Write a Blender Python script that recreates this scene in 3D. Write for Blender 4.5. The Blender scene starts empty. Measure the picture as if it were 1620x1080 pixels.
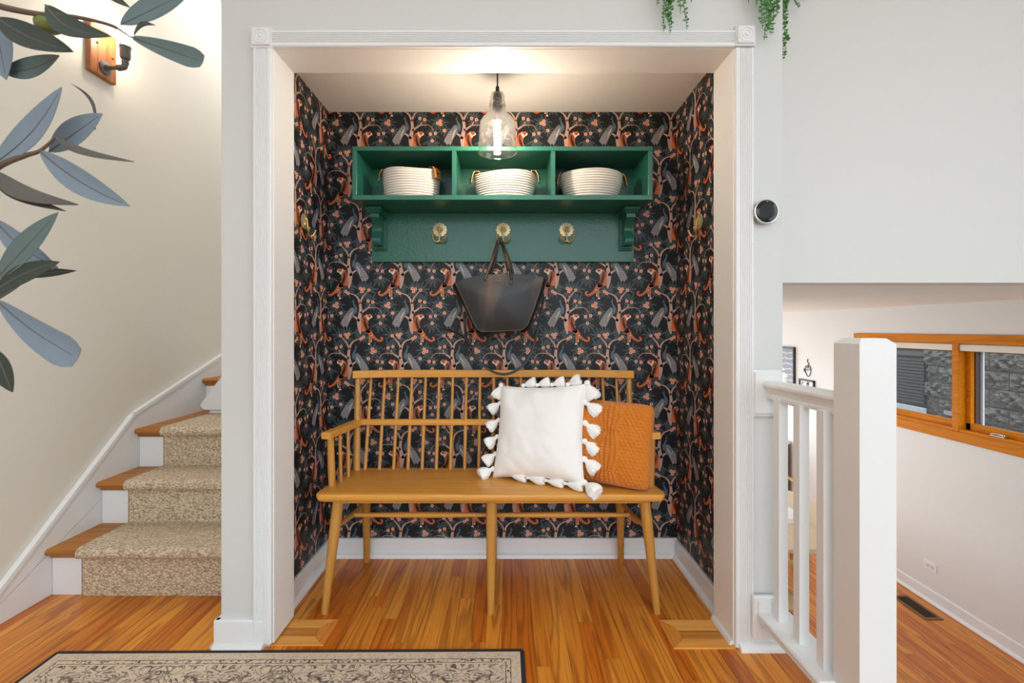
import bpy, bmesh, math, random
from mathutils import Vector, Matrix, noise

# ------------------------------------------------------------------ camera, world, lights
SC = bpy.context.scene
COL = SC.collection
EYE = 1.084          # camera height above the upper floor
CAMY = -1.555        # the front wall plane is y = 0
F = 720.0            # focal length in pixels of a 1620 wide frame
VX, VY = 803.0, 520.0

cam_d = bpy.data.cameras.new('camera')
cam = bpy.data.objects.new('camera', cam_d)
COL.objects.link(cam)
cam.location = (0, CAMY, EYE)
cam.rotation_euler = (math.pi/2, 0, 0)
cam_d.sensor_width = 36.0
cam_d.lens = 16.0
cam_d.shift_x = (810.0-VX)/1620.0
cam_d.shift_y = -(540.0-VY)/1620.0
cam_d.clip_start = 0.02
cam_d.dof.use_dof = True
cam_d.dof.focus_distance = 1.9
cam_d.dof.aperture_fstop = 9.0
SC.camera = cam

vs = SC.view_settings
vs.view_transform = 'Standard'
vs.look = 'None'
vs.gamma = 1.0
vs.use_curve_mapping = False
vs.exposure = 0.22

world = bpy.data.worlds.new('world')
SC.world = world
world.use_nodes = True
wb = world.node_tree.nodes['Background']
_wt = world.node_tree
_g = _wt.nodes.new('ShaderNodeTexCoord'); _s = _wt.nodes.new('ShaderNodeSeparateXYZ'); _r = _wt.nodes.new('ShaderNodeMapRange'); _m = _wt.nodes.new('ShaderNodeMix')
_m.data_type = 'RGBA'
_wt.links.new(_g.outputs['Generated'], _s.inputs[0]); _wt.links.new(_s.outputs[2], _r.inputs[0])
_r.inputs[1].default_value = -0.05; _r.inputs[2].default_value = 0.15
_m.inputs[6].default_value = (0.16, 0.15, 0.14, 1); _m.inputs[7].default_value = (0.84, 0.93, 1.0, 1)      # ground, overcast sky
_wt.links.new(_r.outputs[0], _m.inputs[0]); _wt.links.new(_m.outputs[2], wb.inputs[0])
wb.inputs[1].default_value = 3.2

def area(name, loc, rot, sx, sy, power, col):
    l = bpy.data.lights.new(name, 'AREA')
    l.shape = 'RECTANGLE'; l.size = sx; l.size_y = sy
    l.energy = power; l.color = col
    o = bpy.data.objects.new(name, l)
    o.location = loc; o.rotation_euler = rot
    COL.objects.link(o)
    return o
# daylight entering by the tall windows behind the camera, then added fill lamps with no window behind them
DAY = (0.81, 0.92, 1.0)
area('daylight_rear_windows', (0.6, -4.45, 1.75), (math.pi/2, 0, 0), 4.0, 2.6, 9, DAY)
area('fill_right_side', (3.40, -2.4, 1.9), (math.pi/2, 0, math.pi/2), 3.2, 2.4, 48, DAY)  # added fill from the right; the wall has no window there
area('fill_overhead', (-0.2, -2.6, 3.25), (0, 0, 0), 2.2, 2.4, 24, DAY)  # added overhead fill for floor and walls; the ceiling is closed
area('fill_stairwell', (-1.4, 1.6, 3.25), (0, 0, 0), 0.8, 1.6, 15, (1.0, 0.98, 0.95))  # added fill above the stairs to lift the stair wall
area('fill_lower_far', (2.1, 7.2, 0.0), (-math.pi/2, 0, 0), 2.2, 2.0, 58, (0.84, 0.93, 1.0))  # added fill to brighten the lower room; no glass doors here
area('fill_lower_left', (1.06, 3.8, -0.05), (math.pi/2, 0, -math.pi/2), 3.4, 1.6, 26, (0.84, 0.93, 1.0))  # added fill facing the lower window wall; no kitchen windows here

# ------------------------------------------------------------------ helpers
def px(x, y, D):
    """point seen at pixel (x, y) of the 1620x1080 frame at distance D from the camera plane"""
    return Vector(((x-VX)*D/F, CAMY+D, EYE-(y-VY)*D/F))

def lin(c):
    out = []
    for v in c:
        v = v/255.0
        out.append(v/12.92 if v <= 0.04045 else ((v+0.055)/1.055)**2.4)
    return tuple(out)+(1.0,)

def N(nt, kind, **kw):
    n = nt.nodes.new(kind)
    for k, v in kw.items():
        setattr(n, k, v)
    return n

def new_mat(name):
    m = bpy.data.materials.new(name)
    m.use_nodes = True
    nt = m.node_tree
    return m, nt, nt.nodes['Principled BSDF']

def mat(name, rgb, rough=0.5, metal=0.0, var=0.04, vscale=8.0, bump=0.0, bscale=200.0, spec=0.5, sheen=0.0):
    m, nt, b = new_mat(name)
    b.inputs['Roughness'].default_value = rough
    b.inputs['Metallic'].default_value = metal
    b.inputs['Specular IOR Level'].default_value = spec
    if sheen: b.inputs['Sheen Weight'].default_value = sheen
    geo = N(nt, 'ShaderNodeNewGeometry')
    no = N(nt, 'ShaderNodeTexNoise'); no.inputs['Scale'].default_value = vscale; no.inputs['Detail'].default_value = 4
    nt.links.new(geo.outputs['Position'], no.inputs['Vector'])
    c = lin(rgb)
    mx = N(nt, 'ShaderNodeMix', data_type='RGBA')
    mx.inputs[6].default_value = tuple(min(1, v*(1-var)) for v in c[:3])+(1,)
    mx.inputs[7].default_value = tuple(min(1, v*(1+var)) for v in c[:3])+(1,)
    nt.links.new(no.outputs['Fac'], mx.inputs[0])
    nt.links.new(mx.outputs[2], b.inputs['Base Color'])
    if bump:
        n2 = N(nt, 'ShaderNodeTexNoise'); n2.inputs['Scale'].default_value = bscale; n2.inputs['Detail'].default_value = 3
        nt.links.new(geo.outputs['Position'], n2.inputs['Vector'])
        bp = N(nt, 'ShaderNodeBump'); bp.inputs['Strength'].default_value = bump; bp.inputs['Distance'].default_value = 0.002
        nt.links.new(n2.outputs['Fac'], bp.inputs['Height'])
        nt.links.new(bp.outputs['Normal'], b.inputs['Normal'])
    return m

def wood(name, c1, c2, dark, axis=1, scale=1.0, rough=0.35, vary=0.0, ring=0.5, grain=0.55, spec=0.5):
    """oak: long streaks along one axis; 'vary' shifts the tone from piece to piece"""
    m, nt, b = new_mat(name)
    L = nt.links.new
    geo = N(nt, 'ShaderNodeNewGeometry')
    oi = N(nt, 'ShaderNodeObjectInfo')
    off = N(nt, 'ShaderNodeVectorMath', operation='SCALE'); off.inputs[0].default_value = (7.3, 13.1, 5.7)
    L(oi.outputs['Random'], off.inputs['Scale'])
    add = N(nt, 'ShaderNodeVectorMath', operation='ADD')
    L(geo.outputs['Position'], add.inputs[0]); L(off.outputs[0], add.inputs[1])
    sc = N(nt, 'ShaderNodeVectorMath', operation='MULTIPLY')
    v = [22.0*scale]*3; v[axis] = 1.5*scale
    sc.inputs[1].default_value = v
    L(add.outputs[0], sc.inputs[0])
    n1 = N(nt, 'ShaderNodeTexNoise'); n1.inputs['Scale'].default_value = 1.0; n1.inputs['Detail'].default_value = 5; n1.inputs['Distortion'].default_value = 0.6
    L(sc.outputs[0], n1.inputs['Vector'])
    # cathedral figure: contour bands of a stretched noise
    n0 = N(nt, 'ShaderNodeTexNoise'); n0.inputs['Scale'].default_value = 0.42; n0.inputs['Detail'].default_value = 1.5
    L(sc.outputs[0], n0.inputs['Vector'])
    mu = N(nt, 'ShaderNodeMath', operation='MULTIPLY'); mu.inputs[1].default_value = 62.0
    L(n0.outputs['Fac'], mu.inputs[0])
    sn = N(nt, 'ShaderNodeMath', operation='SINE'); L(mu.outputs[0], sn.inputs[0])
    rr = N(nt, 'ShaderNodeMapRange'); rr.inputs[1].default_value = 0.35; rr.inputs[2].default_value = 1.0; rr.inputs[3].default_value = 0.0; rr.inputs[4].default_value = ring
    L(sn.outputs[0], rr.inputs[0])
    sc2 = N(nt, 'ShaderNodeVectorMath', operation='MULTIPLY')
    v2 = [190.0*scale]*3; v2[axis] = 4.0*scale
    sc2.inputs[1].default_value = v2
    L(add.outputs[0], sc2.inputs[0])
    n2 = N(nt, 'ShaderNodeTexNoise'); n2.inputs['Scale'].default_value = 1.0; n2.inputs['Detail'].default_value = 3
    L(sc2.outputs[0], n2.inputs['Vector'])
    r2 = N(nt, 'ShaderNodeMapRange'); r2.inputs[1].default_value = 0.5; r2.inputs[2].default_value = 0.75; r2.inputs[3].default_value = 0.0; r2.inputs[4].default_value = grain
    L(n2.outputs['Fac'], r2.inputs[0])
    mx = N(nt, 'ShaderNodeMix', data_type='RGBA')
    mx.inputs[6].default_value = lin(c1); mx.inputs[7].default_value = lin(c2)
    if vary:
        t = N(nt, 'ShaderNodeMath', operation='MULTIPLY'); t.inputs[1].default_value = vary
        L(oi.outputs['Random'], t.inputs[0])
        u = N(nt, 'ShaderNodeMath', operation='MULTIPLY_ADD'); u.inputs[1].default_value = 0.9; u.inputs[2].default_value = -0.2
        L(n1.outputs['Fac'], u.inputs[0])
        s = N(nt, 'ShaderNodeMath', operation='ADD', use_clamp=True)
        L(t.outputs[0], s.inputs[0]); L(u.outputs[0], s.inputs[1])
        L(s.outputs[0], mx.inputs[0])
    else:
        L(n1.outputs['Fac'], mx.inputs[0])
    m2 = N(nt, 'ShaderNodeMix', data_type='RGBA'); m2.inputs[7].default_value = lin(dark)
    L(mx.outputs[2], m2.inputs[6]); L(rr.outputs[0], m2.inputs[0])
    m3 = N(nt, 'ShaderNodeMix', data_type='RGBA'); m3.inputs[7].default_value = lin(dark)
    L(m2.outputs[2], m3.inputs[6]); L(r2.outputs[0], m3.inputs[0])
    L(m3.outputs[2], b.inputs['Base Color'])
    b.inputs['Roughness'].default_value = rough
    b.inputs['Specular IOR Level'].default_value = spec
    bp = N(nt, 'ShaderNodeBump'); bp.inputs['Strength'].default_value = 0.12; bp.inputs['Distance'].default_value = 0.001
    L(n2.outputs['Fac'], bp.inputs['Height']); L(bp.outputs['Normal'], b.inputs['Normal'])
    return m

def emit(name, rgb, strength):
    m, nt, b = new_mat(name)
    b.inputs['Base Color'].default_value = (0, 0, 0, 1)
    b.inputs['Emission Color'].default_value = lin(rgb)
    b.inputs['Emission Strength'].default_value = strength
    return m

def thin_glass(name, tint=(255, 255, 255), base=0.05, edge=0.55, rough=0.02, glow_haze=0.0):
    m = bpy.data.materials.new(name); m.use_nodes = True
    nt = m.node_tree
    nt.nodes.remove(nt.nodes['Principled BSDF'])
    out = nt.nodes['Material Output']
    t = N(nt, 'ShaderNodeBsdfTransparent'); t.inputs[0].default_value = lin(tint)
    g = N(nt, 'ShaderNodeBsdfGlossy'); g.inputs['Roughness'].default_value = rough
    lw = N(nt, 'ShaderNodeLayerWeight'); lw.inputs[0].default_value = 0.35
    mr = N(nt, 'ShaderNodeMapRange'); mr.inputs[3].default_value = base; mr.inputs[4].default_value = edge
    mx = N(nt, 'ShaderNodeMixShader')
    if glow_haze:
        tl = N(nt, 'ShaderNodeBsdfTranslucent'); tl.inputs[0].default_value = (0.95, 0.95, 0.95, 1)  # white translucency put in for the whitish glow of the lit glass
        df = N(nt, 'ShaderNodeMixShader'); df.inputs[0].default_value = glow_haze
        nt.links.new(t.outputs[0], df.inputs[1]); nt.links.new(tl.outputs[0], df.inputs[2]); t = df
    nt.links.new(lw.outputs['Facing'], mr.inputs[0]); nt.links.new(mr.outputs[0], mx.inputs[0])
    nt.links.new(t.outputs[0], mx.inputs[1]); nt.links.new(g.outputs[0], mx.inputs[2])
    nt.links.new(mx.outputs[0], out.inputs[0])
    return m

ORI = {}
def tag(o, label=None, cat=None, group=None, kind=None):
    if label: o['label'] = label
    if cat: o['category'] = cat
    if group: o['group'] = group
    if kind: o['kind'] = kind
    return o

def thing(name, loc, label, cat, group=None, kind=None):
    o = bpy.data.objects.new(name, None)
    o.empty_display_size = 0.05
    COL.objects.link(o)
    o.location = loc
    ORI[o] = Vector(loc)
    return tag(o, label, cat, group, kind)

class MB:
    def __init__(self):
        self.v = []; self.f = []; self.m = []
    def add(self, vs_, fs_, mi=0):
        k = len(self.v)
        self.v.extend(tuple(p) for p in vs_)
        for f in fs_:
            self.f.append(tuple(i+k for i in f)); self.m.append(mi)
        return self
    def box(self, x0, x1, y0, y1, z0, z1, b=0.0, mi=0):
        if b <= 0:
            return self.add([(x, y, z) for x in (x0, x1) for y in (y0, y1) for z in (z0, z1)],
                            [(0, 1, 3, 2), (4, 6, 7, 5), (0, 4, 5, 1), (2, 3, 7, 6), (0, 2, 6, 4), (1, 5, 7, 3)], mi)
        c = ((x0+x1)/2, (y0+y1)/2, (z0+z1)/2); h = ((x1-x0)/2, (y1-y0)/2, (z1-z0)/2)
        vv = []; idx = {}
        for sx in (-1, 1):
            for sy in (-1, 1):
                for sz in (-1, 1):
                    s = (sx, sy, sz)
                    for a in range(3):
                        p = [c[i]+s[i]*(h[i] if i == a else h[i]-b) for i in range(3)]
                        idx[(s, a)] = len(vv); vv.append(p)
        ff = []
        for a in range(3):
            o1, o2 = [i for i in range(3) if i != a]
            for sg in (-1, 1):
                q = []
                for s1, s2 in ((-1, -1), (1, -1), (1, 1), (-1, 1)):
                    s = [0, 0, 0]; s[a] = sg; s[o1] = s1; s[o2] = s2
                    q.append(idx[(tuple(s), a)])
                ff.append(tuple(q))
        for a in range(3):                       # edges parallel to axis a
            o1, o2 = [i for i in range(3) if i != a]
            for s1 in (-1, 1):
                for s2 in (-1, 1):
                    s = [0, 0, 0]; s[o1] = s1; s[o2] = s2
                    lo = list(s); lo[a] = -1; hi = list(s); hi[a] = 1
                    ff.append((idx[(tuple(lo), o1)], idx[(tuple(hi), o1)], idx[(tuple(hi), o2)], idx[(tuple(lo), o2)]))
        for sx in (-1, 1):
            for sy in (-1, 1):
                for sz in (-1, 1):
                    s = (sx, sy, sz)
                    ff.append((idx[(s, 0)], idx[(s, 1)], idx[(s, 2)]))
        return self.add(vv, ff, mi)
    def prism(self, poly, axis, a, b, mi=0):
        """poly: 2-D outline in the two other axes (in x,y,z order), extruded along axis from a to b"""
        n = len(poly); vv = []
        for t in (a, b):
            for p in poly:
                q = list(p); q.insert(axis, t); vv.append(q)
        ff = [tuple(range(n)), tuple(range(2*n-1, n-1, -1))]
        ff += [(i, (i+1) % n, n+(i+1) % n, n+i) for i in range(n)]
        return self.add(vv, ff, mi)
    def tube(self, pts, rads, n=10, flat=1.0, up=None, mi=0, caps=True):
        pts = [Vector(p) for p in pts]
        if not hasattr(rads, '__len__'): rads = [rads]*len(pts)
        prev = None; vv = []
        for i, p in enumerate(pts):
            if i == 0: t = pts[1]-p
            elif i == len(pts)-1: t = p-pts[i-1]
            else: t = (pts[i+1]-p).normalized()+(p-pts[i-1]).normalized()
            t.normalize()
            if prev is None:
                a = Vector(up) if up else (Vector((0, 0, 1)) if abs(t.z) < 0.9 else Vector((0, 1, 0)))
            else: a = prev
            s = (a-t*a.dot(t)).normalized(); prev = s
            w = t.cross(s)
            for k in range(n):
                an = 2*math.pi*k/n
                vv.append(p+s*math.cos(an)*rads[i]*flat+w*math.sin(an)*rads[i])
        ff = []
        for i in range(len(pts)-1):
            for k in range(n):
                ff.append((i*n+k, i*n+(k+1) % n, (i+1)*n+(k+1) % n, (i+1)*n+k))
        if caps:
            ff.append(tuple(range(n-1, -1, -1))); ff.append(tuple(range((len(pts)-1)*n, len(pts)*n)))
        return self.add(vv, ff, mi)
    def lathe(self, prof, c=(0, 0, 0), n=32, axis=2, sx=1.0, sy=1.0, mi=0, closed=False):
        """prof: (radius, height) list turned about an axis through c"""
        vv = []
        for r, h in prof:
            for k in range(n):
                a = 2*math.pi*k/n
                q = [r*math.cos(a)*sx, r*math.sin(a)*sy]; q.insert(axis, h)
                vv.append((c[0]+q[0], c[1]+q[1], c[2]+q[2]))
        ff = []
        m = len(prof)
        for i in range(m if closed else m-1):
            j = (i+1) % m
            for k in range(n):
                ff.append((i*n+k, i*n+(k+1) % n, j*n+(k+1) % n, j*n+k))
        if not closed:
            if prof[0][0] > 1e-6: ff.append(tuple(range(n-1, -1, -1)))
            if prof[-1][0] > 1e-6: ff.append(tuple(range((m-1)*n, m*n)))
        return self.add(vv, ff, mi)
    def sphere(self, c, r, n=12, sx=1, sy=1, sz=1, mi=0):
        prof = [(r*math.sin(math.pi*i/(n//2+2)), -r*math.cos(math.pi*i/(n//2+2))*sz) for i in range(n//2+3)]
        prof[0] = (1e-5, -r*sz); prof[-1] = (1e-5, r*sz)
        return self.lathe(prof, c, n, 2, sx, sy, mi)
    def xform(self, M):
        self.v = [tuple(M @ Vector(p)) for p in self.v]; return self
    def build(self, name, mats, parent=None, origin=None, sharp=35, fix=True):
        me = bpy.data.meshes.new(name)
        if parent is not None: o0 = ORI[parent]
        elif origin is not None: o0 = Vector(origin)
        else:
            xs = [p[0] for p in self.v]; ys = [p[1] for p in self.v]; zs = [p[2] for p in self.v]
            o0 = Vector(((min(xs)+max(xs))/2, (min(ys)+max(ys))/2, min(zs)))
        me.from_pydata([(p[0]-o0.x, p[1]-o0.y, p[2]-o0.z) for p in self.v], [], self.f)
        if fix:
            bm = bmesh.new(); bm.from_mesh(me)
            bmesh.ops.recalc_face_normals(bm, faces=bm.faces)
            bm.to_mesh(me); bm.free()
        if not isinstance(mats, (list, tuple)): mats = [mats]
        for m in mats: me.materials.append(m)
        if len(mats) > 1: me.polygons.foreach_set('material_index', self.m)
        me.shade_smooth()
        me.set_sharp_from_angle(angle=math.radians(sharp))
        o = bpy.data.objects.new(name, me)
        COL.objects.link(o)
        if parent is not None: o.parent = parent
        else: o.location = o0
        ORI[o] = o0.copy()
        return o

def struct(name, mb, m, label=None, sharp=35):
    o = mb.build(name, m, sharp=sharp); o['kind'] = 'structure'
    if label: o['label'] = label
    return o

def arc(c, r, a0, a1, n):
    return [(c[0]+r*math.cos(a0+(a1-a0)*i/n), c[1]+r*math.sin(a0+(a1-a0)*i/n)) for i in range(n+1)]

def spline(pts, per=8):
    """Catmull-Rom through the points"""
    P = [Vector(p) for p in pts]
    P = [P[0]*2-P[1]]+P+[P[-1]*2-P[-2]]
    out = []
    for i in range(1, len(P)-2):
        for k in range(per):
            t = k/per
            a, b, c, d = P[i-1], P[i], P[i+1], P[i+2]
            out.append(0.5*((2*b)+(c-a)*t+(2*a-5*b+4*c-d)*t*t+(3*b-a-3*c+d)*t**3))
    out.append(P[-2])
    return out

# ------------------------------------------------------------------ materials
M = {}
M['wall'] = mat('wall_paint_white', (211, 212, 209), 0.6, var=0.012, vscale=1.5, bump=0.05, bscale=320)
M['wall_warm'] = mat('stair_wall_paint', (221, 215, 203), 0.6, var=0.015, vscale=1.5, bump=0.05, bscale=320)
M['wall_low'] = mat('lower_wall_paint', (224, 222, 218), 0.6, var=0.012, vscale=1.5)
M['ceil'] = mat('ceiling_paint', (242, 240, 236), 0.7, var=0.012, vscale=2, bump=0.1, bscale=150)
M['trim'] = mat('trim_gloss_white', (231, 232, 232), 0.32, var=0.012, vscale=5)
M['jamb'] = mat('jamb_paint', (240, 238, 235), 0.4, var=0.012, vscale=5, bump=0.05, bscale=60)
M['oak'] = wood('floor_oak', (240, 164, 62), (202, 108, 26), (116, 48, 8), 1, 1.0, 0.34, vary=0.85, ring=0.45, grain=0.6)
M['oakgap'] = mat('floor_gap', (60, 32, 14), 0.8)
M['patch'] = wood('patch_oak', (244, 182, 96), (226, 156, 70), (170, 104, 40), 0, 0.9, 0.4, vary=0.6, ring=0.25, grain=0.35)
M['patch_mid'] = wood('patch_oak_dark', (206, 140, 62), (184, 116, 46), (116, 66, 22), 0, 0.9, 0.45, ring=0.4, grain=0.5)
M['patch_end'] = wood('patch_oak_end', (228, 148, 62), (210, 128, 48), (150, 84, 26), 1, 0.9, 0.42, ring=0.3, grain=0.35)
M['tread'] = wood('tread_oak', (194, 130, 60), (160, 98, 36), (102, 54, 16), 0, 1.0, 0.42, ring=0.3, grain=0.5, spec=0.3)
M['bench'] = wood('bench_oak', (226, 164, 74), (208, 142, 54), (150, 94, 30), 0, 0.9, 0.36, ring=0.14, grain=0.35)
M['benchv'] = wood('bench_oak_upright', (206, 152, 74), (184, 128, 54), (134, 84, 32), 2, 0.9, 0.4, ring=0.14, grain=0.4)
M['winwood'] = wood('window_oak', (224, 142, 22), (200, 112, 10), (134, 66, 4), 1, 1.0, 0.5, ring=0.25, grain=0.4, spec=0.12)
M['green'] = mat('shelf_green_paint', (34, 98, 80), 0.3, var=0.05, vscale=6, bump=0.55, bscale=70)
M['brass'] = mat('antique_brass', (222, 186, 116), 0.38, 1.0, var=0.1, vscale=60)
M['rosette'] = mat('pale_brass', (214, 200, 158), 0.42, 0.7, var=0.1, vscale=90)
M['black'] = mat('black_plastic', (16, 16, 17), 0.12)
M['darkmetal'] = mat('dark_bronze', (52, 42, 36), 0.4, 0.6)
M['steel'] = mat('brushed_steel', (190, 186, 180), 0.25, 1.0)
M['pipe'] = mat('grey_iron_pipe', (104, 102, 100), 0.45, 0.7, var=0.1, vscale=60)
M['rope'] = mat('white_rope', (218, 211, 200), 0.85, var=0.03, vscale=120, bump=0.6, bscale=420)
M['leather'] = mat('tan_leather', (176, 108, 44), 0.5, var=0.1, vscale=60)
M['white_cloth'] = mat('white_cotton', (248, 247, 245), 0.9, var=0.015, vscale=40, bump=0.4, bscale=520, sheen=0.2)
M['tassel'] = mat('white_yarn', (250, 249, 247), 0.95, var=0.03, vscale=200, bump=0.5, bscale=400)
M['knit'] = mat('orange_wool', (212, 124, 26), 0.85, var=0.1, vscale=60, bump=0.5, bscale=500, sheen=0.2)
M['carpet'] = None
M['subfloor'] = M['oakgap']
M['table'] = wood('pale_ash', (226, 204, 170), (212, 186, 150), (184, 152, 112), 1, 0.7, 0.4, ring=0.15, grain=0.2)
M['chairwood'] = wood('chair_oak', (206, 158, 88), (188, 136, 66), (150, 100, 44), 2, 0.8, 0.4, ring=0.1, grain=0.2)
M['cord'] = mat('woven_paper_cord', (206, 178, 128), 0.85, bump=0.5, bscale=240)
M['cabinet'] = wood('cabinet_cherry', (172, 92, 34), (150, 74, 24), (110, 48, 12), 2, 0.8, 0.35, ring=0.2, grain=0.3)
M['stone'] = mat('white_counter', (222, 220, 216), 0.3)
M['paper'] = mat('white_paper', (240, 238, 234), 0.7)
M['glass'] = thin_glass('pane_glass', (254, 254, 254), 0.0, 0.05)
M['shade'] = thin_glass('lamp_glass', (255, 254, 252), 0.025, 0.55, 0.04, 0.007)
M['bulb'] = emit('lit_bulb', (255, 234, 212), 390.0)
M['sconce_bulb'] = emit('lit_sconce_bulb', (255, 236, 212), 72.0)
M['register'] = mat('brown_register', (128, 92, 56), 0.45, 0.3)
M['dark'] = mat('dark_void', (26, 20, 16), 0.8)
M['blockglass'] = mat('dark_window_glass', (30, 32, 34), 0.2)
M['blind'] = mat('grey_blind_slat', (84, 84, 84), 0.6)
M['ink'] = mat('black_ink', (34, 32, 32), 0.6)
M['frameblack'] = mat('black_frame', (30, 28, 27), 0.4)
M['cream'] = mat('cream_vinyl', (226, 216, 198), 0.5)
M['brownvinyl'] = mat('brown_vinyl', (70, 50, 44), 0.5)
M['alum'] = mat('white_aluminium', (208, 216, 224), 0.4)
M['stem'] = mat('olive_stem', (96, 80, 66), 0.8, bump=0.4, bscale=120)
M['leaf_blue'] = mat('olive_leaf_underside', (112, 126, 138), 0.75, var=0.12, vscale=30, bump=0.15, bscale=200)
M['leaf_teal'] = mat('olive_leaf_mid', (84, 102, 100), 0.65, var=0.14, vscale=30, bump=0.15, bscale=200)
M['leaf_green'] = mat('olive_leaf_top', (40, 52, 42), 0.55, var=0.2, vscale=30, bump=0.15, bscale=200)
M['leaf_brown'] = mat('olive_leaf_edge', (84, 80, 72), 0.6, var=0.15, vscale=30)
M['rib'] = mat('leaf_midrib', (92, 86, 86), 0.7)
M['olive'] = mat('green_olive', (106, 116, 58), 0.35, var=0.2, vscale=40)
M['vine'] = mat('vine_leaf', (78, 136, 58), 0.6, var=0.6, vscale=80)
M['vinestem'] = mat('vine_stem', (50, 100, 62), 0.6)
M['pot'] = mat('grey_pot', (120, 118, 112), 0.7)
M['soil'] = mat('soil', (50, 38, 28), 0.95, bump=0.6, bscale=80)
M['planter'] = mat('planter_white', (214, 212, 206), 0.6)

# satin black wallpaper ground and printing colours
WP = [('ground', (30, 31, 34)), ('trunk', (196, 158, 142)), ('leaf', (54, 63, 68)), ('leafline', (92, 105, 110)), ('flower', (236, 168, 138)),
      ('flowercentre', (164, 74, 50)), ('tiger', (208, 112, 68)), ('stripe', (34, 26, 26)), ('cream', (226, 214, 200)),
      ('plume', (120, 122, 128)), ('plumeline', (158, 160, 164)), ('neck', (84, 106, 118)), ('breast', (92, 84, 98))]
WPM = [mat('wallpaper_'+n, c, 0.45, var=0.05, vscale=60, spec=0.3) for n, c in WP]
WI = {n: i for i, (n, c) in enumerate(WP)}

def carpet_mat():
    m, nt, b = new_mat('looped_beige_carpet')
    L = nt.links.new
    geo = N(nt, 'ShaderNodeNewGeometry')
    sc = N(nt, 'ShaderNodeVectorMath', operation='MULTIPLY'); sc.inputs[1].default_value = (1.0, 1.5, 1.5)
    L(geo.outputs['Position'], sc.inputs[0])
    v = N(nt, 'ShaderNodeTexVoronoi'); v.inputs['Scale'].default_value = 105
    L(sc.outputs[0], v.inputs['Vector'])
    n = N(nt, 'ShaderNodeTexNoise'); n.inputs['Scale'].default_value = 90; n.inputs['Detail'].default_value = 4
    L(geo.outputs['Position'], n.inputs['Vector'])
    mx = N(nt, 'ShaderNodeMix', data_type='RGBA'); mx.inputs[6].default_value = lin((176, 152, 120)); mx.inputs[7].default_value = lin((232, 216, 190))
    L(v.outputs['Color'], mx.inputs[0])
    m2 = N(nt, 'ShaderNodeMix', data_type='RGBA'); m2.inputs[7].default_value = lin((134, 108, 80))
    r = N(nt, 'ShaderNodeMapRange'); r.inputs[1].default_value = 0.5; r.inputs[2].default_value = 0.9; r.inputs[3].default_value = 0; r.inputs[4].default_value = 0.8
    L(v.outputs['Distance'], r.inputs[0]); L(r.outputs[0], m2.inputs[0]); L(mx.outputs[2], m2.inputs[6])
    L(m2.outputs[2], b.inputs['Base Color'])
    b.inputs['Roughness'].default_value = 0.95
    inv = N(nt, 'ShaderNodeMath', operation='MULTIPLY_ADD'); inv.inputs[1].default_value = -1.0; inv.inputs[2].default_value = 1.0
    L(v.outputs['Distance'], inv.inputs[0])
    ad = N(nt, 'ShaderNodeMath', operation='ADD'); L(inv.outputs[0], ad.inputs[0]); L(n.outputs['Fac'], ad.inputs[1])
    bp = N(nt, 'ShaderNodeBump'); bp.inputs['Strength'].default_value = 0.9; bp.inputs['Distance'].default_value = 0.004
    L(ad.outputs[0], bp.inputs['Height']); L(bp.outputs['Normal'], b.inputs['Normal'])
    return m
M['carpet'] = carpet_mat()

def bag_mat():
    m, nt, b = new_mat('worn_black_leather')
    L = nt.links.new
    geo = N(nt, 'ShaderNodeNewGeometry')
    sc = N(nt, 'ShaderNodeVectorMath', operation='MULTIPLY'); sc.inputs[1].default_value = (9.0, 9.0, 3.0)
    L(geo.outputs['Position'], sc.inputs[0])
    n = N(nt, 'ShaderNodeTexNoise'); n.inputs['Scale'].default_value = 1.0; n.inputs['Detail'].default_value = 2
    L(sc.outputs[0], n.inputs['Vector'])
    r = N(nt, 'ShaderNodeMapRange'); r.inputs[1].default_value = 0.48; r.inputs[2].default_value = 0.68
    L(n.outputs['Fac'], r.inputs[0])
    mx = N(nt, 'ShaderNodeMix', data_type='RGBA'); mx.inputs[6].default_value = lin((28, 28, 29)); mx.inputs[7].default_value = lin((98, 74, 54))  # brown stands for rub patches and for the leather's streaky sheen
    L(r.outputs[0], mx.inputs[0]); L(mx.outputs[2], b.inputs['Base Color'])
    b.inputs['Roughness'].default_value = 0.38
    n2 = N(nt, 'ShaderNodeTexNoise'); n2.inputs['Scale'].default_value = 260
    L(geo.outputs['Position'], n2.inputs['Vector'])
    bp = N(nt, 'ShaderNodeBump'); bp.inputs['Strength'].default_value = 0.12; bp.inputs['Distance'].default_value = 0.001
    L(n2.outputs['Fac'], bp.inputs['Height']); L(bp.outputs['Normal'], b.inputs['Normal'])
    return m
M['bag'] = bag_mat()
M['bagdark'] = mat('black_leather_gusset', (20, 19, 19), 0.4)
M['stitch'] = mat('tan_stitching', (120, 104, 84), 0.7)
M['foil'] = mat('worn_foil', (150, 130, 104), 0.4)

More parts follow.
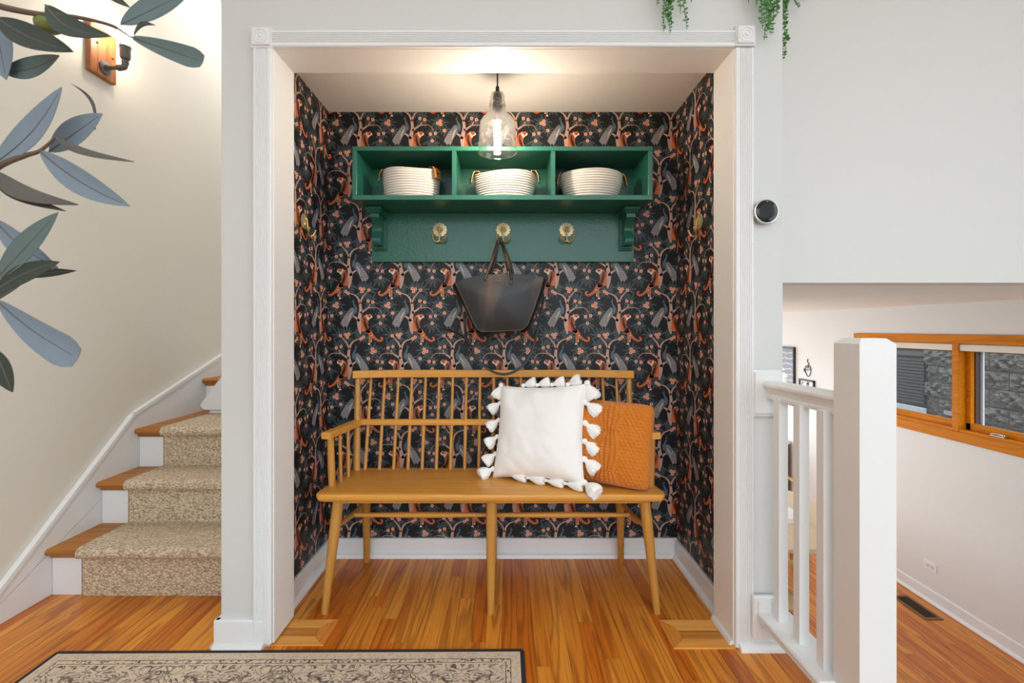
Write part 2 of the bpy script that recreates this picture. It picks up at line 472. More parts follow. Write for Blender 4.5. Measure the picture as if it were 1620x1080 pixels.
def block_mat():
    m, nt, b = new_mat('split_face_block')
    L = nt.links.new
    geo = N(nt, 'ShaderNodeNewGeometry')
    n = N(nt, 'ShaderNodeTexNoise'); n.inputs['Scale'].default_value = 22; n.inputs['Detail'].default_value = 8; n.inputs['Roughness'].default_value = 0.7
    L(geo.outputs['Position'], n.inputs['Vector'])
    mx = N(nt, 'ShaderNodeMix', data_type='RGBA'); mx.inputs[6].default_value = lin((72, 69, 67)); mx.inputs[7].default_value = lin((178, 173, 168))
    L(n.outputs['Fac'], mx.inputs[0]); L(mx.outputs[2], b.inputs['Base Color'])
    b.inputs['Roughness'].default_value = 0.95
    bp = N(nt, 'ShaderNodeBump'); bp.inputs['Strength'].default_value = 1.0; bp.inputs['Distance'].default_value = 0.03
    L(n.outputs['Fac'], bp.inputs['Height']); L(bp.outputs['Normal'], b.inputs['Normal'])
    return m
M['block'] = block_mat()
M['mortar'] = mat('mortar', (120, 116, 112), 0.95)

# ------------------------------------------------------------------ the shell
WT = 0.142                                  # thickness of the front wall
XL, XR = -0.978, 0.9395                     # its two ends
OL, OR, OZ = -0.797, 0.769, 2.0375          # the opening
AL, AR, AB, AZ = -0.8545, 0.806, 0.62, 2.12 # the alcove's inside
LX = -1.875                                 # stair wall
RX = 3.48                                   # window wall of the lower room
LZ, LC = -1.155, 1.284                      # lower floor and lower ceiling
TOP = 3.3
JT = 0.016

w = MB()
w.box(XL, OL-JT, 0, WT, 0, TOP-0.75)
w.box(OR+JT, XR, 0, WT, 0, TOP-0.75)
w.box(OL-JT, OR+JT, 0, WT, OZ+JT, TOP-0.75)
struct('wall_front', w, M['wall'])
struct('wall_left', MB().box(LX-0.12, LX, -4.6, 3.4, -0.1, TOP), M['wall_warm'])
wl = struct('wall_alcove_left', MB().box(XL, AL, WT, AB+0.1, 0, AZ+0.1), [M['wall_warm']])
wr = struct('wall_alcove_right', MB().box(AR, XR, WT, AB+0.1, -1.2, AZ+0.1), [M['wall']])
wk = struct('wall_alcove_back', MB().box(AL, AR, AB, AB+0.1, 0, AZ+0.1), [WPM[0]])
struct('ceiling_alcove', MB().box(AL, AR, WT, AB, AZ, AZ+0.1), M['ceil'])
# the upper storey's wall over the stairwell to the lower room, and the room round the camera
struct('wall_upper_right', MB().box(XR, RX, 0.42, 0.55, LC, TOP), M['wall_low'])
struct('wall_stairwell_rear', MB().box(LX, XR, 3.3, 3.4, -0.1, TOP), M['wall_warm'])
struct('ceiling', MB().box(LX-0.12, RX+0.12, -4.6, 3.4, TOP, TOP+0.1), M['ceil'])
struct('ceiling_lower', MB().box(XR, RX, 0.55, 7.3, LC, LC+0.1), M['ceil'])
rear = MB()
rear.box(LX, -1.5, -4.6, -4.5, -1.2, TOP); rear.box(2.7, RX, -4.6, -4.5, -1.2, TOP)
rear.box(-1.5, 2.7, -4.6, -4.5, -1.2, 0.4); rear.box(-1.5, 2.7, -4.6, -4.5, 3.1, TOP)
struct('wall_rear', rear, M['wall'])
struct('wall_lower_left', MB().box(0.94, 1.0, -4.5, 7.3, LZ, -0.03), M['wall_low'])
struct('wall_lower_rear', MB().box(1.0, RX, 7.25, 7.35, LZ, LC), M['wall_low'])

# window wall with its opening
WY0, WY1, WZ0, WZ1 = 1.015, 2.93, 0.29, 0.97
wm = MB()
wm.box(RX, RX+0.16, -4.6, 7.35, LZ-0.1, WZ0)
wm.box(RX, RX+0.16, -4.6, 7.35, WZ1, TOP)
wm.box(RX, RX+0.16, -4.6, WY0, WZ0, WZ1)
wm.box(RX, RX+0.16, WY1, 7.35, WZ0, WZ1)
struct('wall_right', wm, M['wall_low'])

# ------------------------------------------------------------------ hardwood floors, plank by plank
random.seed(4)
def plank_mesh():
    mb = MB(); mb.box(-0.5, 0.5, -0.5, 0.5, -1.0, 0.0)
    # eased long edges
    mb = MB(); e = 0.018
    poly = [(-0.5, -1), (0.5, -1), (0.5, -0.06), (0.5-e, 0), (-0.5+e, 0), (-0.5, -0.06)]
    mb.prism(poly, 1, -0.5, 0.5)
    me = bpy.data.meshes.new('plank')
    me.from_pydata(mb.v, [], mb.f)
    bm = bmesh.new(); bm.from_mesh(me); bmesh.ops.recalc_face_normals(bm, faces=bm.faces); bm.to_mesh(me); bm.free()
    me.materials.append(M['oak'])
    return me
PLANK = plank_mesh()
def lay(parent, x0, x1, y0, y1, z, pw=0.0572, lo=0.5, hi=1.5, skip=None):
    n = int(math.ceil((x1-x0)/pw)); pwx = (x1-x0)/n
    p0 = ORI[parent]
    for i in range(n):
        xc = x0+(i+0.5)*pwx
        y = y0-random.random()*0.8
        yend = y1 if skip is None else skip(xc, y1)
        while y < yend-0.02:
            ln = random.uniform(lo, hi)
            a, b = max(y, y0), min(y+ln, yend)
            if yend-b < 0.12: b = yend
            if b-a > 0.03:
                o = bpy.data.objects.new('plank', PLANK)
                COL.objects.link(o); o.parent = parent
                o.location = (xc-p0.x, (a+b)/2-p0.y, z-p0.z)
                o.scale = (pwx-0.0007, b-a-0.0007, 0.012)
            y = b if b > y0 else y+ln
            if b == yend: break
fl = struct('floor', MB().box(LX, 0.99, -4.6, 0.72, -0.12, -0.0035), M['subfloor'])
lay(fl, LX, 0.99, -1.9, AB, 0.0, lo=0.6, hi=1.6, skip=lambda x, y: 0.31 if x < XL+0.06 else y)
# beyond the planks that can be told apart, the floor goes on as a plain slab behind the camera
struct('floor_rear', MB().box(LX, 0.99, -4.5, -1.9, -0.02, 0.0), M['oak'])
fl2 = struct('floor_lower', MB().box(1.0, RX, -4.6, 7.3, LZ-0.1, LZ-0.0035), M['subfloor'])
lay(fl2, 1.0, RX, 0.9, 5.2, LZ, lo=0.7, hi=2.0)
struct('floor_lower_far', MB().box(1.0, RX, 5.2, 7.25, LZ-0.02, LZ), M['oak'])

# where a wall once ran: two inlaid patches of paler oak beside the jambs
def patch(name, x_in, x_end, y0, y1, label):
    t = thing(name, ((x_in+x_end)/2, (y0+y1)/2, 0), label, None, kind='structure')
    sg = 1 if x_end > x_in else -1
    ym = (y0+y1)/2; hh = (y1-y0)/2
    cut = lambda y: x_end-sg*0.052*max(0.0, 1-((y-ym)/hh)**2)
    z = 0.0045
    g = 0.0010
    for a, b in ((y0, y0+0.047), (y0+0.047, y0+0.092), (y0+0.092, y1)):
        ys = [a+g+(b-a-2*g)*i/6 for i in range(7)]
        poly = [(x_in, ys[0])]+[(cut(y)-sg*g, y) for y in ys]+[(x_in, ys[-1])]
        MB().prism(poly, 2, -0.002, z-(0.0012 if a > y0 and b < y1 else 0)).build('board', M['patch_mid'] if a > y0 and b < y1 else M['patch'], t)
    ys = [y0+(y1-y0)*i/14 for i in range(15)]
    poly = [(cut(y), y) for y in ys]+[(x_end, y1-0.0005), (x_end, y0+0.0005)]
    MB().prism(poly, 2, -0.002, z).build('end_board', M['patch_end'], t)
patch('trim_1', -0.826, -0.628, 0.0, 0.138, 'pale oak floor patch with curved end board at the left jamb')
patch('trim_2', 0.772, 0.560, -0.015, 0.135, 'pale oak floor patch with curved end board at the right jamb')

# ------------------------------------------------------------------ trim of the opening
t = thing('trim_3', (-0.01, 0, 0), 'white fluted casing with corner blocks around the alcove opening', None, kind='structure')
MB().box(OL-JT, OL, -0.002, WT+0.002, 0.012, OZ, 0.001).build('jamb', M['jamb'], t)
MB().box(OR, OR+JT, -0.002, WT+0.002, 0.006, OZ, 0.001).build('jamb', M['jamb'], t)
MB().box(OL-JT, OR+JT, -0.002, WT+0.002, OZ, OZ+JT, 0.001).build('head_jamb', M['jamb'], t)
MB().prism([(OR-0.012, 0.0), (OR, 0.0), (OR, 0.02), (OR-0.006, 0.018), (OR-0.012, 0.008)], 1, 0.0, WT).build('shoe', M['trim'], t)
CWID = 0.062
def flute(wd, d=0.017):
    """profile of a casing across its width, as (across, out) points"""
    p = [(0, 0), (0, d*0.8), (0.003, d)]
    nf = 6; a0, a1 = 0.012, wd-0.008
    st = (a1-a0)/nf
    for i in range(nf):
        u = a0+i*st
        p += [(u+0.0005, d), (u+st*0.30, d-0.0035), (u+st*0.62, d-0.0035), (u+st-0.0005, d)]
    p += [(wd-0.003, d), (wd, d*0.8), (wd, 0)]
    return p
pr = flute(CWID)
zt = OZ-0.003
MB().prism([(OL-0.003-u, -o) for u, o in pr], 2, 0.018, zt).build('casing', M['trim'], t)
MB().prism([(OR+0.003+u, -o) for u, o in pr], 2, 0.006, zt).build('casing', M['trim'], t)
prh = flute(0.056)
MB().prism([(-o, OZ+0.001+u) for u, o in prh], 0, OL-0.001, OR+0.001).build('casing', M['trim'], t)
for x0, x1, z0 in ((OL-0.002-0.068, OL-0.001, OZ-0.004), (OR+0.001, OR+0.069, OZ+0.002)):
    b = MB()
    b.box(x0, x1, -0.019, 0, z0, z0+0.068, 0.0015)
    b.box(x0+0.004, x1-0.004, -0.025, -0.018, z0+0.006, z0+0.066, 0.003)
    blk = b.build('corner_block', M['trim'], t)
    c = ((x0+x1)/2, -0.0245, z0+0.036)
    r = MB()
    prof = [(0.0255, 0.0), (0.0245, -0.002), (0.0215, -0.0024), (0.020, 0.001), (0.0165, 0.0012), (0.0145, -0.002), (0.0115, -0.002), (0.010, 0.0006),
            (0.0065, 0.0006), (0.005, -0.003), (0.0001, -0.0045)]
    r.lathe(prof, c, 28, 1)
    r.build('bullseye', M['trim'], blk)

# baseboards: plain board and round shoe
def base(name, segs, h=0.088, th=0.014, shoe=0.016, label=None):
    """segs: (axis, a, b, wall coordinate, sign outward)"""
    mb = MB()
    for ax, a, b, c, s, z in segs:
        poly = [(c, z), (c, z+h), (c+s*(th-0.004), z+h), (c+s*th, z+h-0.005), (c+s*th, z+shoe*1.25)]
        poly += [(c+s*(th+shoe*math.sin(q)), z+shoe*1.25*math.cos(q)) for q in (0.4, 0.8, 1.2)]+[(c+s*(th+shoe), z)]
        # poly is (across, z); axis 0 runs along x (across = y), axis 1 runs along y (across = x)
        mb.prism(poly, 0 if ax == 0 else 1, a, b)
    return struct(name, mb, M['trim'], label)
base('baseboard_alcove_back', [(0, AL, AR, AB, -1, 0.0)])
base('baseboard_alcove_left', [(1, WT, AB-0.028, AL, 1, 0.0)])
base('baseboard_alcove_right', [(1, WT, AB-0.028, AR, -1, 0.0)])
base('baseboard_front_left', [(0, XL-0.0158, -0.826, 0.0, -1, 0.0), (1, -0.0158, 0.285, XL, -1, 0.0)], h=0.098, th=0.016)
bfr = base('baseboard_front_right', [(0, 0.782, XR+0.02, 0.0, -1, 0.0)], h=0.086, th=0.014, shoe=0.02)
base('baseboard_right', [(1, -4.5, 7.2, RX, -1, LZ)], h=0.10, th=0.014, shoe=0.018)

# ------------------------------------------------------------------ printed wallpaper
def strip2(pts, wid):
    P = [Vector(p) for p in pts]; L_, R_ = [], []
    for i, p in enumerate(P):
        if i == 0: tt = P[1]-p
        elif i == len(P)-1: tt = p-P[i-1]
        else: tt = P[i+1]-P[i-1]
        tt.normalize(); n_ = Vector((-tt.y, tt.x))
        L_.append(p+n_*wid[i]/2); R_.append(p-n_*wid[i]/2)
    return L_, R_

def motif():
    V, Fc, Mi = [], [], []
    def poly(pts, layer, m):
        k = len(V)
        for p in pts: V.append((p[0], p[1], layer))
        Fc.append(list(range(k, k+len(pts)))); Mi.append(WI[m])
    def stroke(pw, layer, m, per=0):
        pts = [(a, b) for a, b, c in pw]; wd = [c for a, b, c in pw]
        if per:
            s3 = spline([(a, b, c) for a, b, c in pw], per)
            pts = [(q.x, q.y) for q in s3]; wd = [q.z for q in s3]
        l, r = strip2(pts, wd)
        for i in range(len(l)-1):
            poly([l[i], l[i+1], r[i+1], r[i]], layer, m)
    def disc(x, y, rx, ry, layer, m, n=10, rot=0.0, lob=0.0, nl=5):
        pts = []
        for i in range(n):
            a = 2*math.pi*i/n
            q = 1+lob*math.cos(nl*a)
            u, v = rx*q*math.cos(a), ry*q*math.sin(a)
            pts.append((x+u*math.cos(rot)-v*math.sin(rot), y+u*math.sin(rot)+v*math.cos(rot)))
        poly(pts, layer, m)
    def frond(x, y, ang, ln, wd, bend):
        pts = []
        for i in range(6):
            s = i/5
            a = ang+bend*s
            pts.append((x+ln*s*math.cos(a), y+ln*s*math.sin(a)))
        w0 = [0.3*wd, 0.85*wd, wd, 0.95*wd, 0.75*wd, 0.2*wd]
        stroke([(p[0], p[1], q+5) for p, q in zip(pts, w0)], 0, 'leafline')
        stroke([(p[0], p[1], q-1.0) for p, q in zip(pts, w0)], 1, 'leaf')
        stroke([(p[0], p[1], 2.2) for p in pts[:5]], 2, 'leafline')
    def fan(x, y, a0, a1, n, ln, wd=13, bend=0.0):
        for i in range(n):
            a = math.radians(a0+(a1-a0)*i/max(1, n-1))
            l = ln*(0.98+0.22*math.sin(i*2.3+x))
            frond(x+10*math.cos(a), y+10*math.sin(a), a, l, wd, bend*(1 if math.cos(a) > 0 else -1))
    # y runs down in this drawing
    fan(385, 352, -165, -15, 8, 92, 13, -0.25); fan(395, 362, 20, 165, 8, 88, 13, 0.3)
    fan(455, 350, -75, 20, 4, 84, 13, 0.1)
    fan(198, 368, -165, 175, 9, 66, 13, 0.2)
    fan(470, 478, -150, -20, 6, 80, 13, -0.2); fan(480, 490, 0, 175, 7, 74, 13, 0.25)
    fan(672, 522, -180, 160, 13, 84, 13, 0.15)
    fan(600, 648, -170, -10, 6, 74, 12, -0.2); fan(600, 655, 20, 160, 5, 66, 12, 0.2)
    fan(590, 732, 10, 172, 7, 92, 14, 0.25); fan(590, 735, -170, -10, 3, 40, 10, 0)
    fan(735, 612, -160, 150, 8, 52, 12, 0.2)
    fan(360, 850, -170, -10, 9, 62, 12, 0.1); fan(370, 858, 5, 178, 8, 66, 12, 0.2)
    # tree
    stroke([(362, 852, 14), (352, 780, 44), (346, 700, 50), (358, 625, 40), (364, 565, 34), (356, 498, 30)], 3, 'trunk', 3)
    stroke([(356, 505, 28), (338, 452, 20), (304, 412, 15), (262, 394, 11), (212, 387, 6)], 3, 'trunk', 3)
    stroke([(358, 505, 22), (380, 440, 16), (412, 402, 12), (452, 352, 6)], 3, 'trunk', 3)
    stroke([(362, 612, 30), (402, 585, 21), (450, 552, 15), (472, 512, 9)], 3, 'trunk', 3)
    stroke([(446, 555, 10), (520, 548, 7), (568, 562, 6), (604, 612, 4)], 3, 'trunk', 3)
    stroke([(348, 705, 30), (312, 668, 22), (272, 643, 13)], 3, 'trunk', 3)
    # blossom
    def flower(x, y, r=19):
        disc(x, y, r, r, 4, 'flower', 15, lob=0.10); disc(x, y, r*0.36, r*0.36, 5, 'flowercentre', 6)
    for x, y in ((362, 333), (398, 339), (378, 367), (456, 351), (193, 366), (222, 386), (449, 474), (503, 488), (683, 503), (652, 528), (686, 542),
                 (569, 653), (626, 644), (590, 729), (728, 612)):
        flower(x, y)
    # peacock
    poly([(268, 545), (244, 560), (205, 610), (160, 672), (132, 728), (146, 750), (166, 768), (190, 758), (212, 768), (228, 740), (248, 690), (286, 640), (300, 610), (285, 560)], 4, 'plume')
    for i, (x, y) in enumerate(((160, 705), (190, 712), (218, 705), (150, 732), (178, 738), (206, 738), (175, 682), (203, 680), (190, 655), (215, 652), (232, 672), (210, 626), (170, 758), (202, 760))):
        disc(x, y, 13, 13, 5, 'plumeline', 8); disc(x, y, 10.5, 10.5, 6, 'plume', 8); disc(x, y+2, 4.5, 4.5, 7, 'flower', 5)
    for i in range(5):
        stroke([(278-6*i, 590+12*i, 5), (248-2*i, 625+14*i, 4), (228, 660+13*i, 2)], 6, 'cream')
    stroke([(283, 478, 12), (284, 505, 15), (300, 540, 26), (308, 572, 36), (300, 606, 30)], 6, 'neck', 3)
    disc(302, 600, 22, 26, 5, 'breast', 10, 0.5)
    disc(281, 477, 9, 8, 7, 'neck', 8); poly([(274, 474), (262, 482), (275, 482)], 7, 'plumeline')
    stroke([(282, 470, 3), (276, 452, 5)], 7, 'neck'); stroke([(284, 470, 3), (286, 452, 5)], 7, 'neck')
    # tiger
    poly([(402, 640), (384, 664), (370, 710), (366, 762), (366, 810), (384, 822), (412, 816), (436, 836), (462, 842), (478, 826), (466, 790), (446, 752), (448, 706), (446, 672), (430, 642)], 4, 'tiger')
    stroke([(436, 800, 62), (470, 836, 52), (506, 880, 34), (545, 914, 26), (582, 930, 23), (606, 918, 21), (608, 896, 18), (590, 886, 14)], 4, 'tiger', 3)
    stroke([(468, 862, 26), (466, 905, 20), (462, 955, 16)], 4, 'tiger'); disc(460, 964, 15, 9, 6, 'cream', 8)
    stroke([(486, 862, 16), (488, 900, 13), (482, 945, 10)], 5, 'cream'); stroke([(486, 872, 9), (488, 900, 7), (484, 925, 4)], 6, 'stripe')
    stroke([(412, 660, 6), (408, 700, 12), (418, 742, 20), (432, 782, 20), (452, 820, 12)], 6, 'stripe', 2)
    for i in range(9):
        y = 662+i*17; c = 404+max(0, i-3)*5
        stroke([(c, y+8, 9), (c-16, y-4, 8), (c-32+i, y-1, 3)], 5, 'stripe')
        stroke([(c+8, y+8, 9), (c+24, y-3, 8), (c+40, y+3, 3)], 5, 'stripe')
    for a, b in (((478, 862), (496, 838)), ((498, 886), (520, 864)), ((520, 908), (540, 886)), ((546, 928), (556, 902)), ((574, 942), (578, 918)), ((596, 938), (600, 916))):
        stroke([(a[0], a[1], 6), (b[0], b[1], 2)], 5, 'stripe')
    poly([(424, 632), (420, 652), (434, 676), (452, 698), (470, 674), (494, 664), (496, 648), (470, 640), (448, 630)], 5, 'cream')
    poly([(430, 628), (446, 626), (470, 628), (490, 638), (492, 650), (474, 660), (456, 668), (440, 650)], 6, 'tiger')
    poly([(448, 640), (474, 638), (482, 650), (462, 660), (450, 652)], 7, 'flowercentre')
    disc(430, 630, 9, 7, 7, 'tiger', 7); disc(474, 626, 8, 6, 7, 'tiger', 7); disc(488, 648, 9, 8, 7, 'cream', 7)
    return V, Fc, Mi
MV, MF, MM = motif()
MS = 0.000419
def paper(parent, u0, u1, z0, z1, place, name):
    """print the repeat over u0..u1 by z0..z1; place(u, z, d) gives the point, d metres proud of the wall"""
    V, Fc, Mi = [], [], []
    W_, H_ = 590*MS, 1040*MS
    ub, zb = -0.7035, 1.1435
    for j in range(-5, 6):
        for i in range(-5, 14):
            for mir in (0, 1):
                ou = ub+i*W_; oz = zb+j*H_
                if mir: ou += -130*MS; oz += 520*MS
                if ou+0.19 < u0 or ou-0.19 > u1 or oz+0.16 < z0 or oz-0.16 > z1: continue
                k = len(V); sg = -1 if mir else 1
                for x, y, l in MV:
                    V.append((ou+sg*(x-360)*MS, oz-(y-650)*MS, 0.0003+l*0.00011))
                for f in MF: Fc.append([q+k for q in f])
                Mi += MM
    me = bpy.data.meshes.new(name)
    me.from_pydata(V, [], Fc)
    me.polygons.foreach_set('material_index', Mi)
    bm = bmesh.new(); bm.from_mesh(me)
    for co, no in (((u0, 0, 0), (-1, 0, 0)), ((u1, 0, 0), (1, 0, 0)), ((0, z0, 0), (0, -1, 0)), ((0, z1, 0), (0, 1, 0))):
        bmesh.ops.bisect_plane(bm, geom=bm.verts[:]+bm.edges[:]+bm.faces[:], plane_co=co, plane_no=no, clear_outer=True)
    o0 = ORI[parent]
    for v in bm.verts:
        v.co = Vector(place(v.co.x, v.co.y, v.co.z))-o0
    bm.to_mesh(me); bm.free()
    for m in WPM: me.materials.append(m)
    o = bpy.data.objects.new(name, me); COL.objects.link(o); o.parent = parent
    o['kind'] = 'stuff'; ORI[o] = o0
    o['label'] = 'black wallpaper print of tigers, peacocks and blossoming trees'
    return o
BBH = 0.086
paper(wk, AL, AR, BBH, AZ, lambda u, z, d: (u, AB-d, z), 'wallpaper_print')
g = MB().box(AL, AL+0.0002, WT, AB, BBH, AZ).build('wallpaper_ground', WPM[0], wl)
g = MB().box(AR-0.0002, AR, WT, AB, BBH, AZ).build('wallpaper_ground', WPM[0], wr)
paper(wl, AL-(AB-WT), AL, BBH, AZ, lambda u, z, d: (AL+0.0002+d, AB-(AL-u), z), 'wallpaper_print')
paper(wr, AR, AR+(AB-WT), BBH, AZ, lambda u, z, d: (AR-0.0002-d, AB-(u-AR), z), 'wallpaper_print')

# ------------------------------------------------------------------ stairs
st = thing('staircase', (-1.43, 0.3, 0), 'staircase with honey oak treads and white risers along the left wall', 'staircase')
RIS = 0.195
RY = [0.303, 0.530, 0.742, 1.245, 1.50]            # riser faces
SX1 = XL-0.002
for i in range(4):
    z0, z1 = i*RIS, (i+1)*RIS
    MB().box(LX+0.018, SX1, RY[i], RY[i]+0.018, z0, z1-0.024).build('riser', M['trim'], st)
    y0 = RY[i]-0.032
    nose = [(y0+0.013, z1-0.026)]+[(y0+0.013+0.013*math.cos(a), z1-0.013+0.013*math.sin(a)) for a in [math.pi*1.5-math.pi*k/6 for k in range(7)]]
    MB().prism([(RY[i+1]+0.01, z1-0.026)]+nose+[(RY[i+1]+0.01, z1)], 0, LX+0.012, SX1).build('tread', M['tread'], st)
    MB().prism([(RY[i]-0.016, z1-0.026), (RY[i], z1-0.026), (RY[i], z1-0.046), (RY[i]-0.008, z1-0.04)], 0, LX+0.018, SX1).build('cove_moulding', M['tread'], st)
# skirt board on the wall with its cap
A, B_, C_ = (0.108, 0.114), (0.715, 0.655), (1.40, 0.900)
ext = lambda p, q, y: p[1]+(q[1]-p[1])*(y-p[0])/(q[0]-p[0])
top = [(-0.02, ext(A, B_, -0.02)), B_, (1.9, ext(B_, C_, 1.9))]
sk = MB(); sk.prism([(-0.02, 0.0015)]+top+[(1.9, 0.0015)], 0, LX+0.0015, LX+0.016)
skirt = sk.build('skirt_board', M['trim'], st)
cap = MB()
for (p, q) in ((top[0], top[1]), (top[1], top[2])):
    d = Vector((q[0]-p[0], q[1]-p[1])).normalized(); n_ = Vector((-d.y, d.x))
    a, b = Vector(p), Vector(q)
    cap.prism([tuple(a), tuple(b), tuple(b+n_*0.016), tuple(a+n_*0.016)], 0, LX+0.001, LX+0.024)
    cap.prism([tuple(a-n_*0.012), tuple(b-n_*0.012), tuple(b), tuple(a)], 0, LX+0.0015, LX+0.019)
cap.build('skirt_cap', M['trim'], skirt)
# base of the upper flight's white stringer
sp = MB()
sx, sy, sz = -1.765, 1.06, 0.585
sp.box(sx+0.035, XL, sy+0.02, sy+0.16, sz, sz+0.035, 0.006)
sp.prism([(sx+0.02, sz+0.035), (sx+0.0, sz+0.055), (sx+0.002, sz+0.068), (sx+0.42, sz+0.62), (XL, sz+0.62), (XL, sz+0.035)], 1, sy, sy+0.17)
sp.build('stringer', M['trim'], st)

# carpet runner: one strip following the steps
def runner():
    x0, x1 = -1.725, -1.10; th = 0.011
    prof = []                                   # (y, z) outer surface, bottom to top
    for i in range(4):
        zb, zt_ = i*RIS, (i+1)*RIS
        yr = RY[i]; yn = RY[i]-0.032
        prof += [(yr-th, zb+(0.001 if i == 0 else th)), (yr-th, zt_-0.045), (yr-th-0.006, zt_-0.034)]
        prof += [(yn+0.012+(0.013+th)*math.cos(a), zt_-0.013+(0.013+th)*math.sin(a)) for a in [math.pi*1.4-math.pi*0.9*k/7 for k in range(8)]]
        prof += [(RY[i+1]-th-0.002, zt_+th)]
    mb = MB()
    nx = 2
    P = []
    for k in range(len(prof)-1):
        a, b = Vector(prof[k]), Vector(prof[k+1])
        n = max(1, int((b-a).length/0.03))
        for i in range(n): P.append(a+(b-a)*i/n)
    P.append(Vector(prof[-1]))
    # offset inwards for the underside
    Q = []
    for i, p in enumerate(P):
        a = P[max(0, i-1)]; b = P[min(len(P)-1, i+1)]
        t_ = (b-a).normalized(); n_ = Vector((t_.y, -t_.x))   # to the right of travel = into the stair
        Q.append(p+n_*(th-0.0012))
    n = len(P)
    vv = []
    for x in (x0, x1):
        for p in P: vv.append((x, p.x, p.y))
        for p in Q: vv.append((x, p.x, p.y))
    ff = []
    for i in range(n-1):
        ff += [(i, i+1, 2*n+i+1, 2*n+i), (n+i, 3*n+i, 3*n+i+1, n+i+1), (i, n+i, n+i+1, i+1), (2*n+i, 2*n+i+1, 3*n+i+1, 3*n+i)]
    ff += [(0, 2*n, 3*n, n), (n-1, 2*n-1, 4*n-1, 3*n-1)]
    mb.add(vv, ff)
    o = mb.build('stair_runner', M['carpet'])
    tag(o, 'beige looped wool runner carpet covering the stair treads', 'carpet runner')
    bd = MB()
    for i in range(n-1):
        pass
    bd.tube([(x0-0.001, p.x, p.y) for p in [(a+b)/2 for a, b in zip(P, Q)]], 0.0052, 6)
    e = bd.build('binding', mat('carpet_binding', (138, 112, 84), 0.9, bump=0.4), o)
runner()

# ------------------------------------------------------------------ green coat shelf
SF, SB_ = 0.385, AB-0.0015
sh = thing('coat_shelf', (-0.02, AB, 1.40), 'dark green wall shelf with three cubbies, corbels and a hook board', 'shelf')
X0, X1, Z0, Z1, TH = -0.6625, 0.619, 1.633, 1.862, 0.019
MB().box(X0, X1, SF, SB_, Z1-TH, Z1, 0.0015).build('top_board', M['green'], sh)
MB().box(X0, X1, SF-0.002, SB_, Z0, Z0+0.021, 0.0015).build('bottom_board', M['green'], sh)
for a in (X0, X1-TH): MB().box(a, a+TH, SF, SB_, Z0+0.021, Z1-TH, 0.0012).build('side_board', M['green'], sh)
for a in (-0.2378, 0.1855): MB().box(a, a+0.0185, SF+0.001, SB_, Z0+0.021, Z1-TH, 0.0012).build('divider', M['green'], sh)
MB().box(X0+TH, X1-TH, SB_-0.008, SB_, Z0+0.021, Z1-TH).build('back_panel', M['green'], sh)
MB().box(-0.6435, 0.5986, SB_-0.019, SB_, 1.401, Z0, 0.0015).build('hook_board', M['green'], sh)
def corbel(xc, side):
    c = MB()
    yb = SB_-0.019
    hw = 0.021
    c.box(xc-hw-0.016, xc+hw+0.016, yb-0.128, yb, Z0-0.017, Z0-0.0005, 0.003)
    c.prism([(yb, Z0-0.017), (yb-0.118, Z0-0.017), (yb-0.108, Z0-0.027), (yb, Z0-0.027)], 0, xc-hw-0.008, xc+hw+0.008)
    c.box(xc-hw, xc+hw, yb-0.100, yb, Z0-0.045, Z0-0.027, 0.001)
    # S-scroll face
    zt_, zb = Z0-0.045, 1.470
    pts = []
    for i in range(21):
        s = i/20
        z = zt_+(zb-zt_)*s
        d = 0.092-0.030*s-0.026*math.sin(math.pi*1.7*s-0.2)-0.022*s*s
        pts.append((yb-max(0.022, d), z))
    c.prism([(yb, zt_)]+pts+[(yb, zb)], 0, xc-hw+0.002, xc+hw-0.002)
    o = c.build('corbel', M['green'], sh)
    p = MB()
    p.box(xc-hw-0.010, xc+hw+0.010, yb-0.010, yb, 1.452, Z0-0.03, 0.003)
    p.box(xc-hw-0.004, xc+hw+0.004, yb-0.022, yb-0.008, 1.458, 1.472, 0.003)
    p.build('back_plate', M['green'], o)
corbel(-0.6015, -1); corbel(0.5575, 1)

